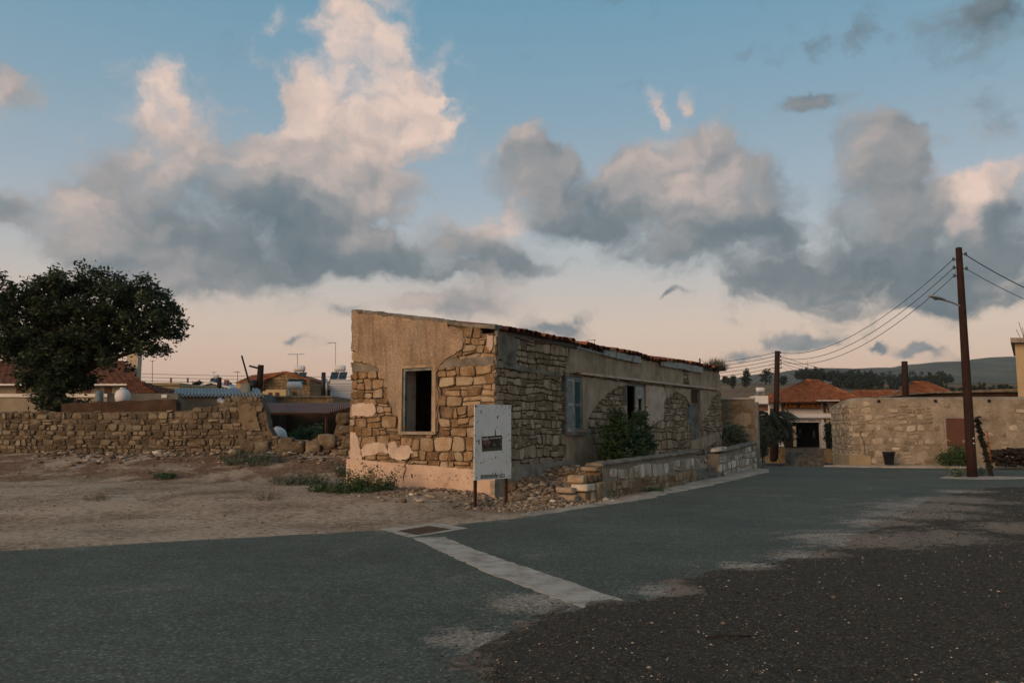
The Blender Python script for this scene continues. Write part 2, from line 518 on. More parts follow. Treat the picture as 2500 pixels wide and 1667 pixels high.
def stone_shape(q, f, R, gap=.008, proud=(.015, .045), back=-.05, sq=6.0, n=14, inset=.91, bury=0.0, lump=0.0):
    cx = sum(p[0] for p in q) / 4; cy = sum(p[1] for p in q) / 4
    wx = max(.04, (q[1][0] - q[0][0] + q[2][0] - q[3][0]) / 2); wy = max(.03, (q[3][1] - q[0][1] + q[2][1] - q[1][1]) / 2)
    gx, gy = 1 - 2 * gap / wx, 1 - 2 * gap / wy
    pr = R.uniform(*proud)
    sq = sq * R.uniform(.62, 1.25)
    ph = R.uniform(0, 6.28)
    tiltx, tilty = R.uniform(-.012, .012), R.uniform(-.012, .012)
    pts = []
    for k in range(n):
        t = 2 * PI * (k + .5) / n
        c, s = math.cos(t), math.sin(t)
        j = 1 + .05 * math.sin(2 * t + ph) * R.random() + R.uniform(-.085, .03)
        u = math.copysign(abs(c) ** (2 / sq), c) * gx * j
        v = math.copysign(abs(s) ** (2 / sq), s) * gy * j
        u1, v1 = (u + 1) / 2, (v + 1) / 2
        x = (q[0][0] * (1 - u1) + q[1][0] * u1) * (1 - v1) + (q[3][0] * (1 - u1) + q[2][0] * u1) * v1
        y = (q[0][1] * (1 - u1) + q[1][1] * u1) * (1 - v1) + (q[3][1] * (1 - u1) + q[2][1] * u1) * v1
        pts.append((x, y))
    V, Fc = [], []
    for d, k in ((back, 1.0), (pr * .7 - bury, 1.0), (pr - bury, inset), (pr * 1.08 - bury, inset * .55)):
        for (x, y) in pts:
            xx, yy = cx + (x - cx) * k, cy + (y - cy) * k
            dd = d
            if d > 0:
                dd += tiltx * (x - cx) / wx + tilty * (y - cy) / wy + R.uniform(-.009, .009)
            if lump:
                xx += lump * n3(xx * 7 + ph, yy * 7, dd * 9); yy += lump * n3(xx * 7, yy * 7 + ph, dd * 9 + 5); dd += lump * n3(xx * 9, yy * 9, ph)
            V.append(f(xx, yy, dd))
    for r in range(3):
        for k in range(n):
            k2 = (k + 1) % n
            Fc.append((r * n + k, r * n + k2, (r + 1) * n + k2, (r + 1) * n + k))
    Fc.append(tuple(3 * n + k for k in range(n)))
    return V, Fc, wx * wy

def lay_stones(parent, cells, f, material, seed, limit=300, name='stone', **kw):
    """each stone an object of its own; past the limit the smallest are one joined part"""
    R = random.Random(seed)
    shapes = [stone_shape(q, f, R, **kw) for q in cells]
    shapes.sort(key=lambda s: -s[2])
    rest = MB()
    for i, (V, Fc, A) in enumerate(shapes):
        if i < limit:
            o = mesh_obj(name, V, Fc, material, parent, True, local=True)
            o.data.set_sharp_from_angle(angle=rad(26))
        else:
            rest.add(V, Fc)
    if rest.v:
        o = auto_smooth(rest.build('small_stone_infill', material, parent, True, local=True, fix=False), 26)
        o['kind'] = 'stuff'
    return len(shapes)

def jag(poly, step=.09, amp=.022, seed=0, closed=True):
    """subdivide a traced outline and roughen it"""
    R = random.Random(seed)
    out = []
    n = len(poly)
    for i in range(n if closed else n - 1):
        a, b = poly[i], poly[(i + 1) % n]
        L = math.hypot(b[0] - a[0], b[1] - a[1])
        k = max(1, int(L / step))
        for j in range(k):
            t = j / k
            w = 0 if j == 0 else 1
            nx, ny = -(b[1] - a[1]) / (L + 1e-6), (b[0] - a[0]) / (L + 1e-6)
            e = R.uniform(-amp, amp) * w
            out.append((a[0] + (b[0] - a[0]) * t + nx * e, a[1] + (b[1] - a[1]) * t + ny * e))
    if not closed:
        out.append(poly[-1])
    return out

def slab(name, poly, f, d0, d1, material, parent, bevel=.0):
    """a sheet of render with an outline of its own, standing proud of the wall"""
    n = len(poly)
    vs, es, fcs, *_ = delaunay_2d_cdt([Vector(p) for p in poly], [(i, (i + 1) % n) for i in range(n)], [], 1, 1e-5)
    fcs = [t for t in fcs if pip(poly, sum(vs[i].x for i in t) / len(t), sum(vs[i].y for i in t) / len(t))]
    bm = bmesh.new()
    top = [bm.verts.new(f(p.x, p.y, d1)) for p in vs]
    for t in fcs:
        try: bm.faces.new([top[i] for i in t])
        except ValueError: pass
    bm.edges.ensure_lookup_table()
    rim = [e for e in bm.edges if len(e.link_faces) == 1]
    low = {}
    for e in rim:
        for v in e.verts:
            if v not in low:
                k = top.index(v)
                low[v] = bm.verts.new(f(vs[k].x, vs[k].y, d0))
    for e in rim:
        p, q = e.verts
        bm.faces.new((p, q, low[q], low[p]))
    bmesh.ops.delete(bm, geom=[v for v in bm.verts if not v.link_faces], context='VERTS')
    bmesh.ops.recalc_face_normals(bm, faces=bm.faces)
    me = bpy.data.meshes.new(name)
    bm.to_mesh(me); bm.free()
    me.materials.append(material)
    return link_mesh(name, me, parent)

# ------------------------------------------------------------------ foliage
def leaf_cloud(name, material, parent, blobs, per, size, seed, shell=.55, clump=.35, droop=0.0, long=1.0, origin=None):
    """blobs: (centre, radii, clumps). many leaf-sized faces gathered in clumps through the crown's volume"""
    rg = np.random.default_rng(seed)
    C = []
    for (c, r, k) in blobs:
        d = rg.normal(size=(k, 3)); d /= np.linalg.norm(d, axis=1)[:, None]
        rr = (shell + (1 - shell) * rg.random(k)) ** 1.0 * np.where(rg.random(k) < .25, rg.random(k), 1.0)
        C.append(np.array(c) + d * rr[:, None] * np.array(r))
    C = np.concatenate(C)
    n = len(C) * per
    cen = np.repeat(C, per, axis=0) + rg.normal(size=(n, 3)) * clump * np.array([.5, .5, .42])
    cen[:, 2] -= droop * np.abs(rg.normal(size=n)) * clump
    a = rg.normal(size=(n, 3)); a[:, 2] *= .6; a /= np.linalg.norm(a, axis=1)[:, None]
    b = np.cross(a, rg.normal(size=(n, 3))); b /= np.linalg.norm(b, axis=1)[:, None]
    s = size * rg.uniform(.6, 1.25, n)[:, None]
    a = a * s * long; b = b * s * .55
    V = np.stack([cen - a, cen + b * .9, cen + a, cen - b * .9], axis=1).reshape(-1, 3)
    off = offset(parent)
    V -= np.array([off.x, off.y, off.z])
    me = bpy.data.meshes.new(name)
    me.vertices.add(len(V)); me.vertices.foreach_set('co', V.ravel())
    me.loops.add(len(V)); me.loops.foreach_set('vertex_index', np.arange(len(V)))
    me.polygons.add(n)
    me.polygons.foreach_set('loop_start', np.arange(0, len(V), 4))
    me.polygons.foreach_set('loop_total', np.full(n, 4))
    me.materials.append(material)
    me.update(); me.validate()
    return link_mesh(name, me, parent)

def scatter_mesh(name, pts, sizes, material, parent=None, seed=1, flat_=.6, kind='stuff'):
    """small angular stones joined into one object"""
    rg = np.random.default_rng(seed)
    base = np.array([(1, 0, 0), (.3, .95, 0), (-.8, .6, 0), (-.8, -.6, 0), (.3, -.95, 0), (.15, .1, .8), (0, 0, -.8)], float)
    fc = [(0, 1, 5), (1, 2, 5), (2, 3, 5), (3, 4, 5), (4, 0, 5), (1, 0, 6), (2, 1, 6), (3, 2, 6), (4, 3, 6), (0, 4, 6)]
    n = len(pts)
    j = rg.uniform(.65, 1.3, (n, 7, 3))
    B = base[None] * j * np.array([1, 1, flat_])[None, None]
    th = rg.uniform(0, 2 * PI, n)
    c, s = np.cos(th)[:, None], np.sin(th)[:, None]
    X = B[..., 0] * c - B[..., 1] * s
    Y = B[..., 0] * s + B[..., 1] * c
    V = np.stack([X, Y, B[..., 2]], -1) * np.array(sizes)[:, None, None] + np.array(pts)[:, None, :]
    off = offset(parent)
    V = V.reshape(-1, 3) - np.array([off.x, off.y, off.z])
    Fc = (np.array(fc)[None] + (np.arange(n) * 7)[:, None, None]).reshape(-1)
    me = bpy.data.meshes.new(name)
    me.vertices.add(len(V)); me.vertices.foreach_set('co', V.ravel())
    me.loops.add(len(Fc)); me.loops.foreach_set('vertex_index', Fc)
    me.polygons.add(len(Fc) // 3)
    me.polygons.foreach_set('loop_start', np.arange(0, len(Fc), 3))
    me.polygons.foreach_set('loop_total', np.full(len(Fc) // 3, 3))
    me.materials.append(material)
    me.update(); me.validate()
    o = link_mesh(name, me, parent)
    if kind: o['kind'] = kind
    return o

# ------------------------------------------------------------------ the lie of the land
def wall_line(u):                                  # how far the low garden wall stands off the long side
    return 1.62 - .5 * ss(7.5, 16.0, u)

def fall(x, y):                                    # the lane drops towards the tavern
    return -1.0 * ss(29, 50, y) * ss(-4, 6, x)

ROAD_L = [(-60, -10.3), (-60, 4.5), (-16, 7.6), (-6.5, 10.34), (-2.05, 12.4), (-1.0, 12.95), (.07, 14.0), (2.15, 16.75), (4.92, 21.0), (8.7, 27.6), (9.6, 30.5), (9.9, 34), (10.2, 40), (10.6, 47)]
def road_left(y):
    pts = ROAD_L[1:]
    if y <= pts[0][1]: return -60.0
    for (x0, y0), (x1, y1) in zip(pts, pts[1:]):
        if y <= y1:
            return x0 + (x1 - x0) * (y - y0) / (y1 - y0)
    return pts[-1][0]

def height(x, y):
    u, v = house_uv(x, y); w = -v
    lot = .20 * ss(12.5, 17.5, y) + .56 * ss(19.8, 24.6, y) * (1 - ss(36, 60, y)) - .2 * ss(36, 60, y)
    z = lot * (1 - ss(-.5, .5, w)) * (1 - ss(3, 8, x))
    if 0 < u < 18 or w > -1:
        ter = .60 * ss(.9, 2.4, u) * (1 - ss(wall_line(u) - .35, wall_line(u) - .2, w)) * (1 - ss(15.6, 16.3, u)) * ss(-.6, -.2, w)
        slump = .40 * (1 - ss(.1, 1.9, w)) * ss(-.2, 1.1, u) * (1 - ss(2.0, 2.8, u)) * ss(-.6, -.2, w)
        z = max(z, ter, slump)
    xl = road_left(y)
    off_road = ss(0, .5, xl - x)
    z += off_road * (.035 * n3(x * .55, y * .55) + .018 * n3(x * 1.7, y * 1.7, 3)) if y < 40 else 0
    z += fall(x, y)
    if y > 60:
        r = x / y
        z += (max(0, min(1, (y - 85) / 245)) * 20.5 + 5 * ss(330, 900, y)) * ss(.09, .21, r)
    if y < 60 and x > xl - .1:
        z -= .03                                   # bed under the carriageway
    return z

def axis(dense0, dense1, step, far):
    v = list(np.arange(dense0, dense1 + 1e-6, step))
    s = step
    while v[-1] < far:
        s *= 1.22; v.append(v[-1] + s)
    s = step
    while v[0] > -far:
        s *= 1.22; v.insert(0, v[0] - s)
    return v

MT['dirt'] = None
def build_ground():
    xs = axis(-14, 22, .26, 2600); ys = axis(4, 33, .26, 2600)
    nx, ny = len(xs), len(ys)
    V = [(x, y, height(x, y)) for y in ys for x in xs]
    Fc = [(j * nx + i, j * nx + i + 1, (j + 1) * nx + i + 1, (j + 1) * nx + i) for j in range(ny - 1) for i in range(nx - 1)]
    m = bpy.data.materials.new('dry_earth')
    m.use_nodes = True
    nt = m.node_tree; nt.nodes.clear()
    pos = node(nt, 'ShaderNodeNewGeometry').outputs['Position']
    n1 = noise_tex(nt, pos, .55, 6.0, .62).outputs[0]
    n2 = noise_tex(nt, pos, 9.0, 5.0, .65).outputs[0]
    n3_ = noise_tex(nt, pos, 45.0, 3.0, .6).outputs[0]
    nr = noise_tex(nt, pos, .9, 5.0, .65, .4).outputs[0]
    c = ramp(nt, fmath(nt, 'ADD', fmath(nt, 'MULTIPLY', n1, .6), fmath(nt, 'MULTIPLY', n2, .4)), [(.36, (.165, .118, .076)), (.46, (.27, .203, .140)), (.56, (.39, .305, .22))])
    red = node(nt, 'ShaderNodeAttribute', attribute_name='red_soil').outputs['Fac']
    c = mixc(nt, smooth(nt, fmath(nt, 'ADD', fmath(nt, 'MULTIPLY', red, .62), fmath(nt, 'MULTIPLY_ADD', nr, 2.4, -1.2)), .32, .72, 0, .9), c, ramp(nt, n2, [(.35, (.10, .055, .032)), (.65, (.20, .115, .068))]))
    fld = node(nt, 'ShaderNodeAttribute', attribute_name='field').outputs['Fac']
    nf = noise_tex(nt, vmath(nt, 'MULTIPLY', pos, (.008, .03, 0)), 1.0, 5.0, .6).outputs[0]
    c = mixc(nt, fld, c, ramp(nt, nf, [(.38, (.03, .034, .02)), (.5, (.15, .10, .055)), (.66, (.22, .15, .085))]))
    v = fmath(nt, 'MULTIPLY', fmath(nt, 'MULTIPLY_ADD', n3_, 1.3, .35), fmath(nt, 'MULTIPLY_ADD', n2, 1.0, .5))
    c = node(nt, 'ShaderNodeVectorMath', {0: c, 'Scale': v}, operation='SCALE').outputs[0]
    bp = node(nt, 'ShaderNodeBump', {'Height': fmath(nt, 'ADD', n2, n3_), 'Strength': .7, 'Distance': .03})
    bs = node(nt, 'ShaderNodeBsdfPrincipled', {'Base Color': c, 'Roughness': .97, 'Specular IOR Level': .15, 'Normal': bp.outputs[0]})
    node(nt, 'ShaderNodeOutputMaterial', {0: bs})
    o = mesh_obj('ground', V, Fc, m, None, True)
    a = o.data.attributes.new('red_soil', 'FLOAT', 'POINT')
    a.data.foreach_set('value', [ss(19.2, 20.6, y) * (1 - ss(24.5, 26, y)) * (1 - ss(-4.2, -2.5, x)) * 1.0 if x < -2 else .0 for y in ys for x in xs])
    a = o.data.attributes.new('field', 'FLOAT', 'POINT')
    a.data.foreach_set('value', [ss(60, 110, y) for y in ys for x in xs])
    tag(o, kind='structure')
    MT['dirt'] = m
    return o
build_ground()

# ------------------------------------------------------------------ carriageway
def sheet(name, rows, material, dz, zf):
    """rows: (y, x0, x1)"""
    V, Fc = [], []
    k = 150
    for (y, x0, x1) in rows:
        for i in range(k + 1):
            t = i / k
            x = x0 + (x1 - x0) * t ** 1.6
            if x0 < -9:
                x = x0 + (-9 - x0) * t / .12 if t < .12 else (-9 + 24 * (t - .12) / .76 if t < .88 else 15 + (x1 - 15) * (t - .88) / .12)
            V.append((x, y, zf(x, y) + dz))
    for r in range(len(rows) - 1):
        for i in range(k):
            Fc.append((r * (k + 1) + i, r * (k + 1) + i + 1, (r + 1) * (k + 1) + i + 1, (r + 1) * (k + 1) + i))
    o = mesh_obj(name, V, Fc, material, None, True)
    return o

def asphalt_material():
    m = bpy.data.materials.new('worn_asphalt')
    m.use_nodes = True
    nt = m.node_tree; nt.nodes.clear()
    pos = node(nt, 'ShaderNodeNewGeometry').outputs['Position']
    grain = noise_tex(nt, pos, 30.0, 5.0, .75).outputs[0]
    n1 = noise_tex(nt, pos, .45, 6.0, .6).outputs[0]
    n2 = noise_tex(nt, vmath(nt, 'MULTIPLY', pos, (1, 1.6, 1)), 2.3, 6.0, .65).outputs[0]
    c = ramp(nt, fmath(nt, 'MULTIPLY_ADD', n2, .35, fmath(nt, 'MULTIPLY', n1, .65)), [(.35, (.058, .0675, .0535)), (.5, (.075, .086, .068)), (.66, (.104, .114, .090))])
    dust = node(nt, 'ShaderNodeAttribute', attribute_name='dust').outputs['Fac']
    d = smooth(nt, fmath(nt, 'ADD', dust, fmath(nt, 'ADD', fmath(nt, 'MULTIPLY_ADD', n2, 1.3, -.65), fmath(nt, 'MULTIPLY_ADD', grain, 1.0, -.5))), .30, .75, 0, .8)
    c = mixc(nt, d, c, ramp(nt, n1, [(.4, (.24, .205, .165)), (.6, (.34, .285, .225))]))
    st = noise_tex(nt, vmath(nt, 'MULTIPLY', pos, (.5, 1.2, 1)), 1.1, 4.0, .6, 1.2).outputs[0]
    c = mixc(nt, smooth(nt, st, .58, .70, 0, .45), c, (.06, .066, .056))
    st2 = noise_tex(nt, pos, .8, 5.0, .7, .5).outputs[0]
    c = mixc(nt, smooth(nt, st2, .56, .72, 0, .40), c, (.20, .195, .155))
    gr = node(nt, 'ShaderNodeTexVoronoi', {'Vector': pos, 'Scale': 55.0}, feature='F1')
    gs = node(nt, 'ShaderNodeSeparateXYZ', {0: gr.outputs['Color']}).outputs[0]
    v = fmath(nt, 'ADD', fmath(nt, 'MULTIPLY_ADD', grain, 2.3, -.15), fmath(nt, 'MULTIPLY_ADD', smooth(nt, gs, .80, 1.0), .9, fmath(nt, 'MULTIPLY_ADD', gs, .3, -.25)))
    c = node(nt, 'ShaderNodeVectorMath', {0: c, 'Scale': v}, operation='SCALE').outputs[0]
    bp = node(nt, 'ShaderNodeBump', {'Height': grain, 'Strength': .55, 'Distance': .012})
    bs = node(nt, 'ShaderNodeBsdfPrincipled', {'Base Color': c, 'Roughness': .88, 'Specular IOR Level': .25, 'Normal': bp.outputs[0]})
    node(nt, 'ShaderNodeOutputMaterial', {0: bs})
    return m
MT['asphalt'] = asphalt_material()

GRAVEL = [(-.55, 3.2), (-.30, 5.17), (-.26, 5.86), (.17, 6.97), (.75, 7.3), (1.2, 7.6), (2.0, 8.75), (3.2, 9.78), (4.4, 10.9), (5.6, 12.6), (7.7, 15.6), (9.5, 18.0), (12.0, 20.6), (14.5, 21.6), (20, 22.3), (40, 22.5)]
DUST = [(4.9, 11.3, 1.4), (6.0, 11.6, 1.3), (6.1, 13.2, 1.0), (7.2, 14.2, 1.5), (8.2, 15.6, 1.7), (9.4, 17.0, 1.6), (7.8, 12.4, 1.2), (1.5, 7.9, .5), (2.7, 9.2, .5), (.2, 7.4, .6), (-.3, 6.2, .5), (11, 19.4, 1.0), (3.6, 10.0, .6)]
def dust_at(x, y):
    d = 0
    for (cx, cy, r) in DUST:
        d = max(d, math.exp(-((x - cx) ** 2 + (y - cy) ** 2) / (r * r) * 1.3))
    e = abs(x - road_left(y)) if y > 10 else 9
    return max(d * .85, .45 * math.exp(-e / .5) if y < 30 else 0)

def build_road():
    rows = []
    y = -30.0
    R = random.Random(4)
    while y < 60:
        xl = road_left(y)
        if y > 8: xl += .10 * n3(y * 1.3, 5.5) + .05 * n3(y * 4.1, 2.5) + .03 * n3(y * 9, 1.5)
        rows.append((y, xl, max(34.0, xl + 20) if y < 30 else 26.0 + 0 * y))
        y += .12 if 4 < y < 31 else .6
    # finer columns near the left edge come from a second sampling below
    o = sheet('road', rows, MT['asphalt'], .010, fall)
    xs = [(v.co.x, v.co.y) for v in o.data.vertices]
    a = o.data.attributes.new('dust', 'FLOAT', 'POINT')
    a.data.foreach_set('value', [dust_at(x, yy) for (x, yy) in xs])
    tag(o, kind='structure')
build_road()

# ------------------------------------------------------------------ the ruined house
house = empty('ruined_house', HC, math.atan2(EU.y, EU.x), 'long derelict stone house with peeling render and sagging red tile roof', 'house')
LEN, WID, TH = 15.25, 4.16, .42
mg = lambda s, z, d: (-d, s, z)                    # short side
mf = lambda t, z, d: (t, -d, z)                    # long side
g1 = lambda x, y: gab(830 + .34443 * x, 730 + .34443 * y)
f2 = lambda x, y: fac(1230 + .30608 * x, 770 + .30608 * y)
f5 = lambda x, y: fac(1380 + .17857 * x, 840 + .17857 * y)
slope = lambda s: 3.70 + .158 * s                  # underside of roof above the short side

def wall_core(name, f, a0, a1, z0, top, openings, material=None, d0=-.03, d1=-TH):
    m = MB()
    cuts = sorted({a0, a1, *[v for o in openings for v in o[:2]]})
    for x0, x1 in zip(cuts, cuts[1:]):
        op = [o for o in openings if o[0] <= x0 + 1e-6 and o[1] >= x1 - 1e-6]
        bands = [(z0, None)] if not op else [(z0, op[0][2]), (op[0][3], None)]
        for b0, b1 in bands:
            t0, t1 = (top(x0), top(x1)) if b1 is None else (b1, b1)
            m.prism([(x0, b0), (x1, b0), (x1, t1), (x0, t0)], f, d1, d0)
    return m.build(name, material or MT['mortar'], house, local=True)

W0, W1, WZ0, WZ1 = 1.64, 2.52, 1.46, 2.90          # open window of the short side
wall_core('gable_wall', mg, TH + .002, WID, -.3, slope, [(W0, W1, WZ0, WZ1)])
wall_core('front_wall', mf, 0.0, LEN, -.3, lambda t: 3.58, [(3.12, 3.97, 1.44, 2.81), (6.83, 8.13, .62, 2.80), (11.96, 12.85, 1.46, 2.80)])
MB().box(.43, LEN - .01, WID - .3, WID, -.3, 4.28).build('back_wall', MT['mortar'], house, local=True)
MB().box(LEN - .3, LEN, TH + .002, WID - .302, -.3, 3.6).build('end_wall', MT['mortar'], house, local=True)
MB().box(TH + .01, LEN - .31, TH + .01, WID - .31, .3, .60).build('floor_slab', MT['concrete_dark'], house, local=True)
MB().prism([(0, 3.575), (WID, 3.575 + .158 * WID), (WID, 3.66 + .158 * WID), (0, 3.66)], lambda a, b, d: (d, a, b), .43, LEN).build('roof_boarding', MT['timber_grey'], house, local=True)
MB().box(4.55, 4.7, TH + .02, 2.6, .6, 3.5).build('partition_wall', MT['render_pale'], house, local=True)

# --- render sheets of the short side
GP = [(95, 62), (770, 168), (775, 205), (880, 228), (898, 290), (880, 345), (820, 395), (760, 425), (718, 465), (690, 530), (688, 575), (705, 650), (712, 710), (692, 780),
      (702, 830), (680, 890), (688, 935), (668, 937), (668, 482), (450, 492), (452, 950), (438, 955), (440, 890), (425, 830), (398, 795), (375, 745), (345, 700), (348, 640),
      (330, 565), (300, 520), (280, 490), (235, 462), (180, 458), (160, 435), (130, 385), (95, 355)]
gp = [g1(*p) for p in GP]
gp = [(min(WID + .015, s), z) for s, z in gp]
for i in (0, 1):
    gp[i] = (gp[i][0], min(gp[i][1], slope(gp[i][0]) + .04))
gable_plaster = jag(gp, .07, .018, 3)
def undercoat(poly, seed, grow=(.015, .085)):
    Ru = random.Random(seed)
    p = jag(poly, .11, .0, seed)
    area = sum(a[0] * b[1] - b[0] * a[1] for a, b in zip(p, p[1:] + p[:1]))
    sg = 1 if area > 0 else -1
    out = []
    for i in range(len(p)):
        a, b = p[i - 1], p[(i + 1) % len(p)]
        dx, dy = b[0] - a[0], b[1] - a[1]; L_ = math.hypot(dx, dy) + 1e-6
        g = Ru.uniform(*grow)
        out.append((p[i][0] + sg * dy / L_ * g, p[i][1] - sg * dx / L_ * g))
    return out
MT['undercoat'] = mat('earthy_undercoat', [(.15, .11, .072), (.26, .20, .14)], 4, .96, .7, 30, fine=.4)
slab('render_sheet', gable_plaster, mg, -.034, .062, MT['roughcast'], house)
for k, strip in enumerate(([(690, 530), (688, 575), (705, 650), (712, 710), (692, 780), (702, 830), (680, 890), (688, 935), (672, 936), (672, 520)], [(718, 465), (760, 425), (820, 395), (880, 345), (898, 290), (880, 228), (775, 205), (770, 260), (800, 330), (720, 420), (690, 470)],
                           [(440, 955), (438, 890), (425, 830), (398, 795), (375, 745), (345, 700), (348, 640), (330, 565), (300, 520), (280, 490), (330, 490), (400, 600), (420, 720), (448, 800), (448, 950)])):
    slab('undercoat', undercoat([g1(*p) for p in strip], 30 + k, (.01, .075)), mg, -.034, .030, MT['undercoat'], house)
PALE = [[(85, 940), (120, 945), (142, 1000), (152, 1060), (172, 1100), (165, 1135), (85, 1132)],
        [(150, 1075), (190, 1030), (260, 1015), (330, 1025), (350, 1090), (300, 1085), (260, 1100), (215, 1108), (160, 1112)],
        [(352, 1020), (400, 1008), (420, 1055), (445, 1033), (500, 1040), (527, 1085), (510, 1125), (440, 1142), (380, 1128), (350, 1085)],
        [(95, 745), (170, 735), (250, 742), (265, 800), (240, 830), (95, 828)],
        [(1050, 255), (1095, 262), (1092, 330), (1075, 370), (1048, 330)]]
pale = []
for i, p in enumerate(PALE):
    q = [(min(WID + .02, a), b) for a, b in (g1(*c) for c in p)]
    pale.append(q)
    slab('render_patch', jag(q, .06, .015, 20 + i), mg, -.034, .055, MT['render_pale'], house)
BAND = [[(758, 428), (1096, 405), (1098, 470), (720, 490)], [(95, 462), (238, 464), (292, 505), (292, 515), (95, 518)]]
bands = []
for i, p in enumerate(BAND):
    q = [(max(-.0, min(WID + .02, a)), b) for a, b in (g1(*c) for c in p)]
    bands.append(q)
    slab('concrete_band', jag(q, .09, .012, 40 + i), mg, -.034, .05, MT['concrete_dark'], house)
# plinth of the short side, worn through at its lower right
pl = [(-.07, .05), (-.07, .63), (.56, .66), (1.7, .70), (2.6, .735), (3.5, .775), (WID + .05, .80), (WID + .05, .02), (2.4, -.1), (1.0, -.1)]
slab('plinth', jag(pl, .10, .012, 50), mg, -.034, .085, MT['plinth'], house)
crack = MB()
for pts in ([g1(480, 1165), g1(478, 1185), g1(488, 1200), g1(474, 1230), g1(466, 1262), g1(470, 1290)], [g1(520, 1090), g1(505, 1140), g1(480, 1165)], [g1(525, 1235), g1(530, 1262)]):
    crack.tube([mg(a, b, .086) for a, b in pts], [.012, .02, .009, .016, .01, .006][:len(pts)], 5)
crack.build('crack', MT['black'], house, local=True)
chip = MB()
R = random.Random(8)
for i in range(30):
    a, b = g1(R.gauss(790, 110), R.gauss(1275, 30))
    if b < .62 and b > .28:
        n = 6
        r = R.uniform(.008, .03)
        chip.prism([(a + r * R.uniform(.6, 1.4) * math.cos(k * 2 * PI / n), b + r * .8 * R.uniform(.5, 1.2) * math.sin(k * 2 * PI / n)) for k in range(n)], mg, .08, .0875 + i * 1e-5)
o = chip.build('plinth_chips', MT['concrete'], house, local=True)
o['kind'] = 'stuff'

# --- render sheets of the long side
def fsheet(name, pts, seed, material, d=.055, amp=.02, clampz=3.56, under=False):
    q = [(min(a, LEN), min(b, clampz)) for a, b in pts]
    slab(name, jag(q, .09, amp, seed), mf, -.034, d, material, house)
    if under:
        uq = [(a, min(b, 2.87)) for a, b in undercoat(q, seed)]
        slab('undercoat', uq, mf, -.034, .028, MT['undercoat'], house)
    return q
fs = []
fs.append(fsheet('render_sheet', [f2(478, 462), f2(500, 380), f2(515, 262), (3.9, 3.54), (7, 3.54), (11.05, 3.54), (11.3, 3.2), (11.15, 2.93), (3.95, 2.93)], 61, MT['render'], .06))
fs.append(fsheet('render_sheet', [(11.75, 3.54), (14.95, 3.54), (15.1, 3.3), (15.0, 2.93), (11.9, 2.93), (11.7, 3.2)], 62, MT['render'], .06))
A = [(470, 466), (980, 542), (950, 556), (880, 575), (830, 612), (790, 640), (740, 695), (690, 765), (655, 845), (660, 905), (690, 1000), (730, 1080), (745, 1190), (480, 1190), (492, 1060), (488, 924), (622, 914), (612, 486), (478, 481)]
fs.append(fsheet('render_sheet', [f2(*p) for p in A], 63, MT['render']))
B = [(1088, 563), (1320, 592), (1345, 650), (1365, 720), (1340, 780), (1325, 860), (1320, 1040), (1260, 1042), (1200, 1090), (1130, 1142), (1092, 1172)]
fs.append(fsheet('render_sheet', [f5(*p) for p in B], 64, MT['render_pale'], under=True))
Cc = [(1330, 594), (1698, 616), (1698, 830), (1640, 740), (1570, 680), (1480, 650), (1420, 700), (1385, 745), (1368, 690)]
fs.append(fsheet('render_sheet', [f5(*p) for p in Cc], 65, MT['render'], under=True))
D = [(1818, 624), (2075, 640), (2060, 685), (1990, 725), (1970, 800), (1930, 880), (1900, 1000), (1850, 1060), (1820, 1040)]
fs.append(fsheet('render_sheet', [f5(*p) for p in D], 66, MT['render'], under=True))
fs.append(fsheet('render_sheet', [f5(*p) for p in [(1700, 1145), (1815, 1132), (1830, 1290), (1720, 1312)]], 67, MT['concrete_dark'], .05))
fs.append(fsheet('render_sheet', [f5(*p) for p in [(1722, 1314), (1960, 1240), (2078, 1200), (2090, 1300), (1900, 1420), (1700, 1440)]], 68, MT['render'], .05))
fs.append(fsheet('render_patch', [(.05, 3.66), (.46, 3.62), (.85, 3.5), (.80, 3.0), (.55, 2.88), (.3, 2.95), (.12, 3.05)], 69, MT['concrete_dark'], .05, clampz=3.7))
fs.append(fsheet('concrete_band', [(.0, 3.0), (.6, 2.96), (1.6, 2.90), (2.85, 2.86), (2.85, 2.78), (1.6, 2.80), (.5, 2.84), (.0, 2.86)], 70, MT['concrete_dark'], .05, .012))
fs.append(fsheet('plinth', [(-.085, -.1), (-.085, .66), (1.0, .70), (2.2, .72), (3.2, .75), (3.2, .2), (2, -.1)], 71, MT['concrete'], .075, .015))
MB().box(3.9, 14.9, -.13, -.0, 2.885, 2.925).box(3.92, 14.88, -.10, -.0, 2.925, 2.95).build('cornice', MT['render_pale'], house, local=True)

